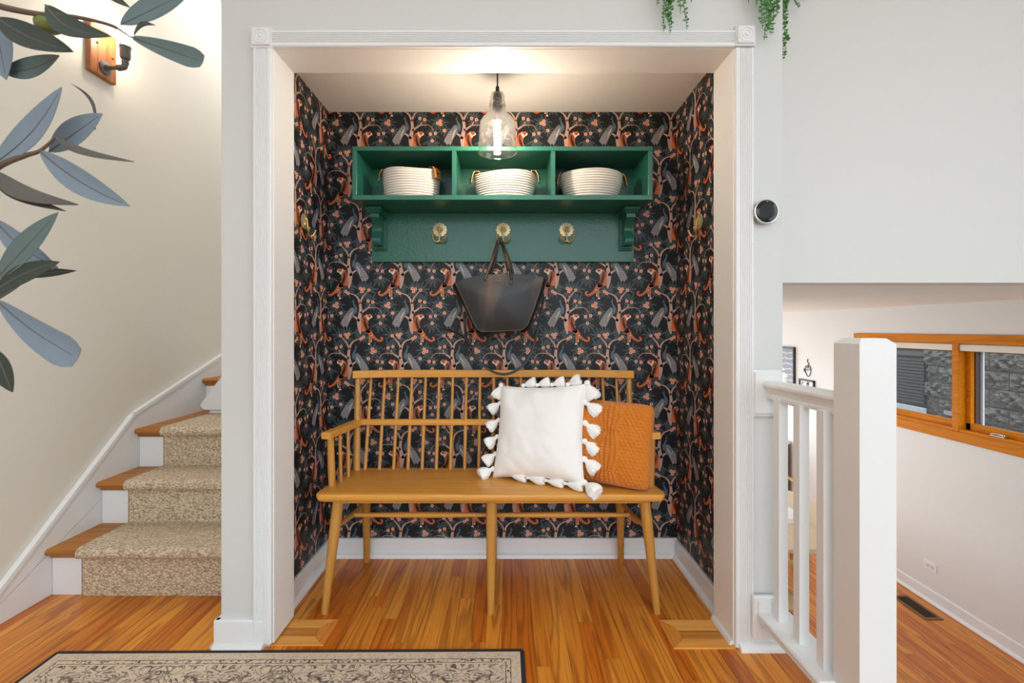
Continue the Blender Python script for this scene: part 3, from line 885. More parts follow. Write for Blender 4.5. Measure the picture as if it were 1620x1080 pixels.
# rope baskets in the cubbies
def basket(xc, yc, rx, ry, h, flare, label, tilt=0.0, tabs=(math.radians(-12), math.radians(186))):
    z0 = Z0+0.0215
    t = thing('rope_basket', (xc, yc, z0), label, 'basket', 'white rope baskets on the green shelf')
    n = 56; coils = 12
    prof = []
    for i in range(coils*4+1):
        s = i/(coils*4)
        k = flare+(1-flare)*math.sin(min(1, s*1.15)*math.pi/2)
        bulge = 0.0042*abs(math.sin(math.pi*i/4))
        prof.append((k, s*h, bulge))
    vv, ff = [], []
    nr = len(prof)
    for k, z, bu in prof:
        for q in range(n):
            a = 2*math.pi*q/n
            wob = 0.006*math.sin(3*a+xc*9)*(z/h)+0.0006*math.sin(q*math.pi)
            dip = 0.006*math.cos(2*a+1.0+xc*5)*(z/h)**3
            vv.append((xc+((rx+wob)*k+bu-0.002)*math.cos(a), yc+((ry+wob)*k+bu-0.002)*math.sin(a), z0+z+dip+tilt*(z/h)*math.cos(a)))
    for i in range(nr-1):
        for q in range(n): ff.append((i*n+q, i*n+(q+1) % n, (i+1)*n+(q+1) % n, (i+1)*n+q))
    # inside wall and bottom
    k0 = len(vv)
    for kk, z in ((0.93, h), (0.90, h*0.4), (flare*0.92, 0.008)):
        for q in range(n):
            a = 2*math.pi*q/n
            wob = 0.006*math.sin(3*a+xc*9)*(z/h); dip = 0.006*math.cos(2*a+1.0+xc*5)*(z/h)**3
            vv.append((xc+(rx+wob)*kk*math.cos(a), yc+(ry+wob)*kk*math.sin(a), z0+z+dip+tilt*(z/h)*math.cos(a)))
    for q in range(n): ff.append(((nr-1)*n+q, (nr-1)*n+(q+1) % n, k0+(q+1) % n, k0+q))
    for i in range(2):
        for q in range(n): ff.append((k0+i*n+q, k0+i*n+(q+1) % n, k0+(i+1)*n+(q+1) % n, k0+(i+1)*n+q))
    ff.append(tuple(k0+2*n+q for q in range(n))); ff.append(tuple(range(n-1, -1, -1)))
    MB().add(vv, ff).build('woven_body', M['rope'], t, sharp=60)
    for a in tabs:
        # leather tab folded over the rim
        c, s = math.cos(a), math.sin(a)
        rr = 1.0
        px_, py_ = xc+rx*c, yc+ry*s
        tang = Vector((-s*rx, c*ry, 0)).normalized(); outw = Vector((c/rx, s/ry, 0)).normalized()
        zz = z0+h+tilt*c+0.006*math.cos(2*a+1.0+xc*5)
        path = [(-0.018, -0.030), (-0.016, 0.002), (-0.006, 0.009), (0.006, 0.006), (0.015, -0.010), (0.019, -0.030), (0.020, -0.044)]
        vv, ff = [], []
        for w_ in (-0.019, 0.019):
            for o_, dz in path:
                p = Vector((px_, py_, zz+dz))+outw*(o_-0.002)+tang*w_; vv.append(p)
            for o_, dz in path:
                p = Vector((px_, py_, zz+dz))+outw*(o_-0.002+(0.003 if o_ > 0 else -0.003))+tang*w_; vv.append(p+Vector((0, 0, 0.0015)))
        L_ = len(path)
        for i in range(L_-1):
            ff += [(i, i+1, 2*L_+i+1, 2*L_+i), (L_+i, 3*L_+i, 3*L_+i+1, L_+i+1), (i, L_+i, L_+i+1, i+1), (2*L_+i, 2*L_+i+1, 3*L_+i+1, 3*L_+i)]
        ff += [(0, 2*L_, 3*L_, L_), (L_-1, 2*L_-1, 4*L_-1, 3*L_-1)]
        tb = MB().add(vv, ff).build('leather_tab', M['leather'], t)
        e = MB(); cpt = Vector((px_, py_, zz-0.022))+outw*0.0215
        e.tube([cpt-outw*0.002, cpt+outw*0.003], 0.0035, 8)
        e.build('rivet', M['darkmetal'], tb)
basket(-0.434, 0.503, 0.125, 0.095, 0.132, 0.95, 'white rope basket in the left cubby of the green shelf', 0.006, (math.radians(-28), math.radians(190)))
basket(-0.012, 0.503, 0.138, 0.095, 0.120, 0.84, 'white rope basket in the middle cubby behind the pendant lamp', 0.0, (math.radians(-10), math.radians(193)))
basket(0.376, 0.503, 0.138, 0.095, 0.122, 0.80, 'white rope basket in the right cubby of the green shelf', -0.002, (math.radians(-4), math.radians(186)))

# flower double hooks
def make_hook(label):
    t = thing('coat_hook', (0, 0, 0), label, 'coat hook', 'brass flower coat hooks in the alcove')
    r = MB()
    for lay_, (np_, rad, wd, off, yy) in enumerate(((12, 0.0345, 0.0092, 0, -0.003), (12, 0.026, 0.0075, 0.5, -0.0055))):
        for k in range(np_):
            a = 2*math.pi*(k+off)/np_
            d = Vector((math.cos(a), 0, math.sin(a))); s = Vector((-math.sin(a), 0, math.cos(a)))
            ring = []
            for u, w_ in ((0.18, 0.25), (0.45, 0.7), (0.72, 1.0), (0.9, 0.75), (1.0, 0.05)):
                ring.append((u*rad, w_*wd))
            L1 = [d*u+s*w_+Vector((0, yy, 0)) for u, w_ in ring]; R1 = [d*u-s*w_+Vector((0, yy, 0)) for u, w_ in ring]
            C1 = [d*u+Vector((0, yy-0.0042*math.sin(math.pi*min(1, 0.2+u/rad*0.85)), 0)) for u, w_ in ring]
            k0 = len(L1)
            vv = L1+C1+R1; ff = []
            for i in range(k0-1):
                ff += [(i, i+1, k0+i+1, k0+i), (k0+i, k0+i+1, 2*k0+i+1, 2*k0+i)]
            r.add(vv, ff)
    r.lathe([(0.030, 0.0), (0.030, -0.002), (0.0001, -0.003)], (0, 0, 0), 20, 1)
    ro = r.build('rosette', M['rosette'], t, sharp=50)
    c = MB(); c.sphere((0, -0.012, 0.004), 0.0062, 12); c.tube([(0, 0, 0), (0, -0.012, 0.002)], 0.005, 10)
    c.build('boss', M['brass'], t)
    MB().tube([(0, -0.012, 0.003), (0, -0.016, -0.018), (0, -0.017, -0.040), (0, -0.018, -0.054)], [0.0045, 0.0038, 0.0036, 0.0036], 10).build('stem', M['brass'], t)
    for s in (-1, 1):
        a = MB()
        pts = spline([(0, -0.018, -0.053), (s*0.010, -0.020, -0.0605), (s*0.021, -0.026, -0.057), (s*0.028, -0.032, -0.046), (s*0.0295, -0.036, -0.034)], 5)
        a.tube(pts, [0.0034]*len(pts), 10); a.sphere(tuple(pts[-1]), 0.0052, 10)
        a.build('prong', M['brass'], t)
    return t
def copy_thing(root, label):
    r = root.copy(); COL.objects.link(r); r['label'] = label
    for ch in list(root.children):
        c = ch.copy(); COL.objects.link(c); c.parent = r
    return r
HZ = 1.552
yb = SB_-0.019
h1 = make_hook('brass flower hook on the green board, under the left cubby')
h2 = copy_thing(h1, 'brass flower hook on the green board holding the black handbag')
h3 = copy_thing(h1, 'brass flower hook on the green board, under the right cubby')
for h, pxx in ((h1, 696), (h2, 796), (h3, 896)):
    h.location = ((pxx-VX)*2.155/F, yb, HZ)
h4 = copy_thing(h1, 'brass flower hook on the papered left side wall')
h4.location = (AL+0.0015, CAMY+1.905, 1.534); h4.rotation_euler = (0, 0, math.pi/2)
h5 = copy_thing(h1, 'brass flower hook on the papered right side wall')
h5.location = (AR-0.0015, CAMY+1.903, 1.534); h5.rotation_euler = (0, 0, -math.pi/2)

# ------------------------------------------------------------------ pendant lamp
PX, PY = (787-VX)*1.80/F, CAMY+1.80
pl = thing('pendant_lamp', (PX, PY, 1.79), 'lit clear glass bell pendant lamp hanging on a black cord', 'lamp')
pz = 1.782
MB().lathe([(0.026, AZ), (0.026, AZ-0.005), (0.022, AZ-0.009), (0.006, AZ-0.010)], (PX, PY, 0), 28).build('canopy', M['darkmetal'], pl)
MB().tube([(PX, PY, AZ-0.02), (PX, PY, pz+0.245)], 0.0034, 8).build('cord', M['black'], pl)
MB().lathe([(0.004, pz+0.262), (0.0075, pz+0.256), (0.0075, pz+0.240), (0.011, pz+0.236), (0.017, pz+0.228), (0.0185, pz+0.205), (0.0165, pz+0.203), (0.0165, pz+0.196), (0.0195, pz+0.194), (0.0195, pz+0.172), (0.017, pz+0.17), (0.017, pz+0.12), (0.0001, pz+0.119)], (PX, PY, 0), 24).build('socket', M['darkmetal'], pl)
gp = [(0.012, 0.238), (0.024, 0.232), (0.0295, 0.218), (0.030, 0.200), (0.0285, 0.196), (0.032, 0.192), (0.0335, 0.184), (0.0305, 0.178), (0.029, 0.165), (0.034, 0.155), (0.046, 0.145), (0.060, 0.132), (0.069, 0.116), (0.072, 0.098), (0.073, 0.06), (0.0735, 0.036), (0.0765, 0.0325), (0.0755, 0.029), (0.0755, 0.010), (0.078, 0.006), (0.0785, 0.002), (0.077, 0.0)]
inn = [(r-0.0022, z) for r, z in reversed(gp)]
MB().lathe([(r, pz+z) for r, z in gp+inn], (PX, PY, 0), 48, closed=True).build('glass_shade', M['shade'], pl, sharp=60)
MB().lathe([(0.0001, pz+0.028), (0.007, pz+0.032), (0.0125, pz+0.048), (0.0135, pz+0.075), (0.0115, pz+0.1), (0.0085, pz+0.119)], (PX, PY, 0), 16).build('bulb', M['bulb'], pl)

# ------------------------------------------------------------------ handbag on the middle hook
BD = 2.065
def bp(zx, zy, D=BD):                         # a point of the bag's outline
    return px(680+zx/4.5, 370+zy/4.5, D)
hb = thing('handbag', (-0.03, CAMY+BD, 1.07), 'black worn leather tote handbag hanging from the middle hook', 'handbag')
out = [(185, 352), (260, 326), (340, 309), (420, 300), (500, 296), (580, 293), (660, 296), (735, 304), (805, 318), (790, 380), (765, 460), (738, 540), (710, 615), (692, 655), (665, 680), (630, 688), (560, 692), (480, 697), (400, 698), (362, 694), (338, 678), (318, 640), (285, 570), (245, 480), (212, 410)]
oc = (497, 480)
body = MB()
n = len(out)
FY = CAMY+BD-0.055
def ringpts(k, y, wx=1.0):
    r = []
    for x, z in out:
        p = bp(oc[0]+(x-oc[0])*k*wx, oc[1]+(z-oc[1])*k)
        r.append(Vector((p.x, y, p.z)))
    return r
rings = []
for k in (0.12, 0.35, 0.6, 0.8, 0.93, 1.0):
    rings.append(ringpts(k, FY-0.018*(1-k*k)))
vv = [p for r in rings for p in r]; ff = []
for i in range(len(rings)-1):
    for q in range(n): ff.append((i*n+q, i*n+(q+1) % n, (i+1)*n+(q+1) % n, (i+1)*n+q))
ff.append(tuple(range(n)))
k0 = len(vv)
for p in ringpts(1.0, FY+0.004): vv.append(p)
for p in ringpts(0.3, FY+0.000): vv.append(p)
for q in range(n): ff += [((len(rings)-1)*n+q, (len(rings)-1)*n+(q+1) % n, k0+(q+1) % n, k0+q), (k0+q, k0+(q+1) % n, k0+n+(q+1) % n, k0+n+q)]
ff.append(tuple(k0+n+q for q in range(n)))
fp = body.add(vv, ff).build('front_panel', M['bag'], hb, sharp=50)
# gusset: widens towards its mid line, open at the top
gs = MB(); vv = []; ff = []
sides = list(range(8, n))+[0]
lay_ = [(FY+0.003, 0.985, 0), (FY+0.03, 1.06, 26), (FY+0.065, 1.085, 34), (FY+0.10, 1.06, 26), (FY+0.128, 0.985, 10)]
for y, kx, drop in lay_:
    for i in sides:
        x, z = out[i]
        below = max(0, (z-330)/360)
        p = bp(oc[0]+(x-oc[0])*kx, z+(16 if below > 0.9 else 8*below)+(drop if below < 0.3 else 0)*0.6)
        vv.append((p.x, y, p.z))
m_ = len(sides)
for i in range(len(lay_)-1):
    for q in range(m_-1): ff.append((i*m_+q, i*m_+q+1, (i+1)*m_+q+1, (i+1)*m_+q))
gs.add(vv, ff).build('gusset', M['bagdark'], hb, sharp=50)
bk = MB()
a = ringpts(1.0, FY+0.128); b = ringpts(1.0, FY+0.132)
bk.add(a+b, [tuple(range(n)), tuple(range(2*n-1, n-1, -1))]+[(q, (q+1) % n, n+(q+1) % n, n+q) for q in range(n)])
bk.build('back_panel', M['bagdark'], hb)
s_ = MB()
pts = [Vector((p.x, FY-0.0012, p.z)) for p in ringpts(0.975, FY)]
s_.tube(pts[8:]+[pts[0]], 0.0009, 5)
s_.build('stitching', M['stitch'], fp)
e = MB(); q0, q1 = bp(470, 348), bp(512, 344)
e.box(q0.x, q1.x, FY-0.0135, FY-0.0105, q0.z-0.001, q0.z+0.001); e.build('foil_mark', M['foil'], fp)
HKX = h2.location.x; hook_in = Vector((HKX-0.018, yb-0.026, HZ-0.052))
def strap(name, pts, w_, flat, m, par, up=(0, 1, 0), ends=None):
    s3 = spline(pts, 6)
    MB().tube(s3, [w_]*len(s3), 10, flat=flat, up=up).build(name, m, par, sharp=60)
def handle(l, r, yy, off):
    a, b = bp(*l), bp(*r)
    tp = hook_in+Vector((off, 0, 0.004))
    pts = [(a.x, yy-0.006, a.z-0.018), (a.x, yy-0.008, a.z+0.012), (a.x*0.62+tp.x*0.38+0.002, (yy+tp.y)/2-0.004, a.z*0.55+tp.z*0.45), (tp.x-0.010, tp.y-0.002, tp.z-0.020), (tp.x, tp.y, tp.z), (tp.x+0.012, tp.y-0.002, tp.z-0.018),
           (b.x*0.62+tp.x*0.38+0.004, (yy+tp.y)/2-0.004, b.z*0.55+tp.z*0.45), (b.x, yy-0.008, b.z+0.012), (b.x, yy-0.006, b.z-0.018)]
    strap('handle', pts, 0.0062, 0.75, M['bag'], hb)
handle((405, 335), (577, 325), FY-0.004, 0.0)
handle((430, 312), (600, 312), FY+0.136, 0.003)
for c in ((405, 362), (577, 350)):
    p = bp(*c)
    MB().prism([(p.x-0.0065, p.z+0.022), (p.x+0.0065, p.z+0.022), (p.x+0.0065, p.z-0.006), (p.x, p.z-0.014), (p.x-0.0065, p.z-0.006)], 1, FY-0.0175, FY-0.010).build('handle_tab', M['bag'], hb)
def sp3(lst): return [tuple(px(680+x/4.5, 370+y/4.5, d)) for x, y, d in lst]
strap('shoulder_strap', sp3([(242, 560, 2.10), (250, 660, 2.085), (262, 740, 2.055), (300, 830, 2.03), (360, 915, 2.015), (440, 975, 2.01), (520, 998, 2.01), (600, 980, 2.01), (670, 925, 2.015), (730, 820, 2.03), (765, 690, 2.06), (790, 560, 2.09), (815, 450, 2.11)]), 0.0058, 0.4, M['bagdark'], hb)
strap('strap_tail', sp3([(72, 674, 2.10), (130, 683, 2.09), (190, 702, 2.07), (240, 735, 2.052), (275, 785, 2.038), (310, 840, 2.024)]), 0.0048, 0.4, M['bagdark'], hb)
q = px(680+292/4.5, 370+820/4.5, 2.022)
MB().tube([q+Vector((-0.008, 0, 0.008)), q+Vector((0.010, 0, 0.004)), q+Vector((0.008, 0, -0.009)), q+Vector((-0.010, 0, -0.004)), q+Vector((-0.008, 0, 0.008))], 0.0015, 6).build('buckle', M['pipe'], hb)

# ------------------------------------------------------------------ spindle bench
BX = -0.064
bn = thing('spindle_bench', (BX, 0.33, 0), 'oak spindle-back bench with curved arms standing in the alcove', 'bench')
SZ = 0.466
def rounded_seat():
    yf, yk = 0.140, 0.475
    hf, hk = 0.659, 0.625
    pts = []
    r = 0.03
    for cx, cy, a0 in ((hf-r, yf+r, -math.pi/2), ):
        pts += [(BX+cx+r*math.cos(a0+k*math.pi/2/6), cy+r*math.sin(a0+k*math.pi/2/6)) for k in range(7)]
    pts += [(BX+hk, yk-0.02), (BX+hk-0.02, yk)]
    L_ = [(2*BX-x, y) for x, y in reversed(pts)]
    return pts+L_
so = rounded_seat()
s_ = MB(); nS = len(so)
cxs = BX; cys = 0.31
lay_ = [(SZ-0.030, 0.010), (SZ-0.026, 0.004), (SZ-0.016, 0.0), (SZ-0.006, 0.0), (SZ-0.0015, 0.0025), (SZ, 0.006)]
vv = []
for z, ins in lay_:
    for x, y in so:
        vv.append((x-math.copysign(ins, x-cxs), y-math.copysign(ins, y-cys), z))
ff = [tuple(range(nS-1, -1, -1)), tuple(range((len(lay_)-1)*nS, len(lay_)*nS))]
for i in range(len(lay_)-1):
    for q in range(nS): ff.append((i*nS+q, i*nS+(q+1) % nS, (i+1)*nS+(q+1) % nS, (i+1)*nS+q))
s_.add(vv, ff).build('seat', M['bench'], bn)
YS, YT = 0.452, 0.545                       # where the back meets the seat and the top rail
ZT = 0.878
def back_at(z): return YS+(YT-YS)*(z-SZ)/(ZT-SZ)
hw = 0.634
# top rail, its ends bent forward
tp = []
for i in range(25):
    u = -1+2*i/24
    tp.append((BX+u*hw, YT-0.05*abs(u)**6, ZT))
def bar(path, hh, tt, name, m, ezoff=0.0):
    vv, ff = [], []
    b = 0.003
    sec = [(-tt/2, -hh/2+b), (-tt/2+b, -hh/2), (tt/2-b, -hh/2), (tt/2, -hh/2+b), (tt/2, hh/2-b), (tt/2-b, hh/2), (-tt/2+b, hh/2), (-tt/2, hh/2-b)]
    for i, p in enumerate(path):
        p = Vector(p)
        a = Vector(path[max(0, i-1)]); c = Vector(path[min(len(path)-1, i+1)])
        t_ = (c-a); t_.z = 0; t_.normalize(); nrm = Vector((-t_.y, t_.x, 0))
        for o_, z in sec: vv.append(p+nrm*o_+Vector((0, 0, z)))
    for i in range(len(path)-1):
        for k in range(8): ff.append((i*8+k, i*8+(k+1) % 8, (i+1)*8+(k+1) % 8, (i+1)*8+k))
    ff += [tuple(range(7, -1, -1)), tuple(range((len(path)-1)*8, len(path)*8))]
    return MB().add(vv, ff).build(name, m, bn)
bar(tp, 0.034, 0.026, 'top_rail', M['bench'])
ZM = 0.664
# mid rail runs round into the arms
YA = 0.205
arm = []
for i in range(17):
    u = -1+2*i/16
    arm.append((BX+u*0.610, back_at(ZM)+0.0, ZM))
bar(arm, 0.026, 0.024, 'mid_rail', M['bench'])
for s in (-1, 1):
    path = [(BX+s*0.606, back_at(ZM)-0.004, ZM), (BX+s*0.611, 0.46, ZM+0.001), (BX+s*0.620, 0.36, ZM+0.003), (BX+s*0.630, 0.27, ZM+0.005), (BX+s*0.638, YA, ZM+0.006)]
    sp_ = [tuple(p) for p in spline(path, 3)]
    bar(sp_, 0.026, 0.038, 'arm', M['bench'])
    def stick(a, b, r0, r1, name, rm=None):
        a, b = Vector(a), Vector(b)
        rm = rm or max(r0, r1)*1.05
        MB().tube([a, a+(b-a)*0.35, a+(b-a)*0.7, b], [r0, rm, (rm+r1)/2, r1], 12).build(name, M['benchv'], bn)
    stick((BX+s*0.628, YA+0.035, SZ-0.006), (BX+s*0.632, YA+0.028, ZM), 0.0135, 0.0125, 'arm_post')
    stick((BX+s*0.612, 0.290, SZ-0.006), (BX+s*0.622, 0.305, ZM), 0.0072, 0.0066, 'arm_spindle')
    stick((BX+s*0.602, 0.350, SZ-0.006), (BX+s*0.612, 0.372, ZM), 0.0072, 0.0066, 'arm_spindle')
    stick((BX+s*0.600, YS-0.006, SZ-0.006), (BX+s*0.616, YT-0.035, ZT-0.008), 0.0165, 0.0115, 'back_post', 0.0155)
for i in range(19):
    X = BX+(-9+i)*0.0627
    stick((X*1.0-0.0, YS, SZ-0.006), (X, YT-0.001, ZT-0.01), 0.0078, 0.0064, 'spindle', 0.0078)
# legs, apron and stretchers
for x0, x1 in ((-0.588, -0.634), (0.002, 0.0), (0.592, 0.634)):
    MB().tube([(BX+x0, 0.205, SZ-0.028), (BX+x0*0.75+x1*0.25, 0.198, 0.33), (BX+x1, 0.182, 0.0)], [0.0205, 0.0205, 0.0135], 16).build('leg', M['benchv'], bn)
for x0, x1 in ((-0.555, -0.592), (0.0, 0.0), (0.555, 0.592)):
    MB().tube([(BX+x0, 0.435, SZ-0.028), (BX+x0*0.75+x1*0.25, 0.468, 0.33), (BX+x1, 0.566, 0.0)], [0.0205, 0.020, 0.0135], 16).build('leg', M['benchv'], bn)
MB().box(BX-0.575, BX+0.580, 0.192, 0.212, SZ-0.052, SZ-0.028, 0.002).build('apron', M['bench'], bn)
MB().box(BX-0.55, BX+0.55, 0.43, 0.448, SZ-0.052, SZ-0.028, 0.002).build('apron', M['bench'], bn)
for x0 in (-0.602, 0.0, 0.602):
    MB().tube([(BX+x0, 0.195, 0.318), (BX+x0*0.96, 0.33, 0.314), (BX+x0*0.955, 0.492, 0.31)], [0.008, 0.0115, 0.008], 12).build('side_stretcher', M['benchv'], bn)
for a, b in ((-0.575, 0.0), (0.0, 0.575)):
    MB().tube([(BX+a, 0.33, 0.314), (BX+(a+b)/2, 0.33, 0.314), (BX+b, 0.33, 0.314)], [0.0085, 0.0125, 0.0085], 12).build('long_stretcher', M['bench'], bn)

# ------------------------------------------------------------------ cushions
def cushion(size, thick, nx, fn=None, pinch=0.075, corner=0.0):
    """front/back skin of a stuffed square; local x right, z up, -y towards the viewer"""
    vv, ff = [], []
    for side in (-1, 1):
        for j in range(nx+1):
            for i in range(nx+1):
                u, v = -1+2*i/nx, -1+2*j/nx
                k = (1-abs(u)**3.2)*(1-abs(v)**3.2)
                t_ = thick*max(0, k)**0.6+0.006*min(1, k*20)
                xx = u*(1-pinch*(1-v*v)*abs(u)); zz = v*(1-pinch*(1-u*u)*abs(v))
                cr = 1-corner*(abs(u*v))**5; xx *= cr; zz *= cr
                d = fn(u, v) if fn and side < 0 else 0.0
                d *= min(1, (1-max(abs(u), abs(v)))*12+0.25)
                wr_ = (0.008*noise.noise(Vector((u*1.9, v*1.9, side*3.0)))+0.003*noise.noise(Vector((u*5+v*2, v*4, side*5.0))))*min(1, k*3)
                vv.append((xx*size/2, side*(t_+d+wr_)*1.0, zz*size/2))
    m_ = (nx+1)**2
    for s in (0, 1):
        for j in range(nx):
            for i in range(nx):
                a = s*m_+j*(nx+1)+i
                q = (a, a+1, a+nx+2, a+nx+1)
                ff.append(q if s == 0 else tuple(reversed(q)))
    # sew the rim
    rim = [i for i in range(nx+1)]+[j*(nx+1)+nx for j in range(1, nx+1)]+[nx*(nx+1)+i for i in range(nx-1, -1, -1)]+[j*(nx+1) for j in range(nx-1, 0, -1)]
    for a, b in zip(rim, rim[1:]+rim[:1]): ff.append((a, b, m_+b, m_+a))
    return vv, ff

def frame_matrix(bl, yaw, tilt, size, roll=0.0):
    """bl: centre of the bottom edge"""
    return Matrix.Translation(bl) @ Matrix.Rotation(yaw, 4, 'Z') @ Matrix.Rotation(tilt, 4, 'X') @ Matrix.Translation((0, 0, size/2)) @ Matrix.Rotation(roll, 4, 'Y')

# white cushion with tassels
WS = 0.395
wbot = Vector((0.101, 0.266, SZ+0.010))
WM = frame_matrix(wbot, math.radians(-27), math.radians(-20), WS, math.radians(-4.5))
wc = thing('tassel_cushion', wbot, 'white cotton cushion edged with yarn tassels on the bench', 'cushion')
vv, ff = cushion(WS, 0.066, 44, lambda u, v: 0.0022*math.sin(9*u+3*v)*math.exp(-((v-0.85)/0.25)**2)+0.002*math.sin(7*v-4*u)*math.exp(-((u-0.8)/0.3)**2))
MB().add(vv, ff).xform(WM).build('cover', M['white_cloth'], wc, sharp=80)
random.seed(11)
def tassel(base_, direction, ln, rad, seed, squash=1.0):
    rnd = random.Random(seed)
    mb = MB()
    ln *= 1.22; rad *= 1.28
    d = Vector(direction).normalized()
    mb.sphere((0, 0, 0), rad*0.42, 10)
    n = 26
    prof = [(0.30, 0.02), (0.34, 0.10), (0.62, 0.28), (0.90, 0.55), (1.0, 0.80), (0.95, 0.97), (0.75, 1.02), (0.02, 0.93)]
    vv, ff = [], []
    ph = [rnd.uniform(-1, 1) for _ in range(n)]
    for i, (r, h) in enumerate(prof):
        for k in range(n):
            a = 2*math.pi*k/n
            rr = rad*r*(1+(0.09 if k % 2 else -0.05)*(1 if 1 < i < 7 else 0)+0.06*ph[k]*h)
            vv.append((rr*math.cos(a), rr*math.sin(a)*squash, ln*h*(1+0.05*ph[(k*3) % n]*(1 if i > 3 else 0))+rad*0.25))
    for i in range(len(prof)-1):
        for k in range(n): ff.append((i*n+k, i*n+(k+1) % n, (i+1)*n+(k+1) % n, (i+1)*n+k))
    mb.add(vv, ff)
    q = Vector((0, 0, 1)).rotation_difference(d)
    mb.xform(Matrix.Translation(base_) @ q.to_matrix().to_4x4())
    mb.build('tassel', M['tassel'], wc, sharp=70)
H_ = WS/2
Wp = lambda u, v, o=0.0: WM @ Vector((u*H_, o, v*H_))
# right side (towards the viewer): hanging outwards
for k, (v, ln, rd) in enumerate(((0.60, 0.050, 0.023), (0.18, 0.048, 0.024), (-0.18, 0.045, 0.022), (-0.52, 0.046, 0.023))):
    tassel(Wp(0.98, v), (0.75, -0.25, -0.62), ln, rd, k)
for k, v in enumerate((0.60, 0.22, -0.14, -0.5)):
    tassel(Wp(-0.98, v), (-0.72, -0.1, -0.55), 0.042, 0.019, 10+k)
for k, u in enumerate((-0.45, -0.12, 0.22, 0.58)):
    tassel(Wp(u, 0.985), (0.78 if u < 0.4 else 0.4, -0.15, 0.22), 0.042, 0.017, 20+k)
for k, u in enumerate((-0.6, -0.2, 0.2, 0.6)):
    p = Wp(u, -0.96); p.z = SZ+0.019
    tassel(p, (0.85, -0.5, -0.02), 0.056, 0.0135, 30+k)
tassel(Wp(-1.0, 1.0), (-0.35, -0.15, -0.9), 0.045, 0.021, 40)
tassel(Wp(1.0, 1.0), (0.35, -0.2, -0.9), 0.050, 0.025, 41)
p = Wp(-1.0, -0.92); p.z = SZ+0.032
tassel(p, (-0.8, -0.35, -0.30), 0.045, 0.021, 42)
p = Wp(1.0, -0.93); p.z = SZ+0.032
tassel(p, (0.45, -0.6, -0.28), 0.050, 0.023, 43)

# knitted orange cushion
def knit(u, v):
    r = v*12.5; c = u*9.5
    row = math.floor(r)
    base_ = 0.0075*abs(math.sin(math.pi*(r+0.16*math.sin(2*math.pi*(c+0.5*(row % 2))))))**0.7*(0.72+0.28*math.cos(2*math.pi*(c+0.5*(row % 2))))
    cu = u-0.04
    ph = (v+0.62)*math.pi*1.18
    hwid = 0.17+0.13*abs(math.sin(ph))
    if abs(cu) < hwid+0.03:
        s = cu/hwid
        e = max(0.0, 1-abs(s)**4)
        lane = abs(math.sin(math.pi*(s*2.5+0.5)))**0.6
        st = abs(math.sin(math.pi*(v*15+abs((s*2.5) % 1-0.5))))
        return e*(0.006+0.014*lane*(0.72+0.28*st))+base_*(1-e)
    return base_
KS = 0.335
kbot = Vector((0.392, 0.226, SZ+0.004))
KM = frame_matrix(kbot, math.radians(-24), math.radians(-16), KS, math.radians(2))
kc = MB(); vv, ff = cushion(KS, 0.066, 190, knit, 0.035, 0.075)
ko = kc.add(vv, ff).xform(KM).build('knit_cushion', M['knit'], None, origin=kbot, sharp=80)
tag(ko, 'orange cable-knit cushion leaning behind the white cushion on the bench', 'cushion')

# ------------------------------------------------------------------ thermostat
tx, tz = (1208.5-VX)*1.545/F, EYE+(520-336)*1.545/F
th = thing('thermostat', (tx, 0, tz), 'round black-faced thermostat with a steel ring on the white wall', 'thermostat')
MB().lathe([(0.039, 0.0), (0.039, -0.006), (0.0395, -0.008), (0.0415, -0.022), (0.0405, -0.027), (0.038, -0.0275), (0.0001, -0.0265)], (tx, 0, tz), 48, 1).build('ring', M['steel'], th)
MB().lathe([(0.0378, -0.0266), (0.0372, -0.0285), (0.036, -0.0292), (0.0001, -0.0296)], (tx, 0, tz), 48, 1).build('face', M['black'], th)
MB().lathe([(0.0265, -0.0297), (0.0262, -0.0302), (0.0001, -0.0306)], (tx, 0, tz), 40, 1).build('screen', mat('dark_screen', (70, 72, 74), 0.06, 0.6), th)
MB().box(tx-0.003, tx+0.003, -0.0302, -0.029, tz+0.031, tz+0.0325).build('mark', M['steel'], th)

# ------------------------------------------------------------------ railing
rl = thing('stair_railing', (0.92, -0.2, 0), 'white wooden railing with square newel post at the floor edge', 'railing')
nx0, nx1, ny0, ny1, nz = 0.878, 0.970, -0.42, -0.33, 1.060
pm = MB(); ch = 0.014
cx_, cy_ = (nx0+nx1)/2, (ny0+ny1)/2
vv = []
for z, ins in ((-0.10, 0), (nz-ch, 0), (nz, ch)):
    vv += [(nx0+ins, ny0+ins, z), (nx1-ins, ny0+ins, z), (nx1-ins, ny1-ins, z), (nx0+ins, ny1-ins, z)]
pm.add(vv, [(0, 1, 2, 3), (8, 9, 10, 11)]+[(i*4+k, i*4+(k+1) % 4, i*4+4+(k+1) % 4, i*4+4+k) for i in range(2) for k in range(4)])
pm.build('newel_post', M['trim'], rl, sharp=20)
rc = 0.897
prof = [(-0.020, 0.850), (-0.021, 0.860), (-0.017, 0.866), (-0.018, 0.874), (-0.026, 0.886), (-0.032, 0.892), (-0.032, 0.899), (-0.026, 0.906), (-0.014, 0.910)]
prof = prof+[(-a, b) for a, b in reversed(prof)]
hr = MB().prism([(rc+a, b) for a, b in prof], 1, ny1, -0.018)
hr.v = [(x+(0.014 if y < -0.2 else -0.006), y, z) for x, y, z in hr.v]      # runs in slightly askew
hr.build('handrail', M['trim'], rl)
bw = 0.0298
for D in (1.463, 1.360, 1.256):
    y0 = CAMY+D
    MB().box(0.872, 0.872+bw, y0, y0+bw, 0.138, 0.858, 0.0008).build('baluster', M['trim'], rl)
MB().box(0.832, 0.945, ny1-0.01, -0.03, 0.112, 0.140, 0.005).build('bottom_rail', M['trim'], rl)
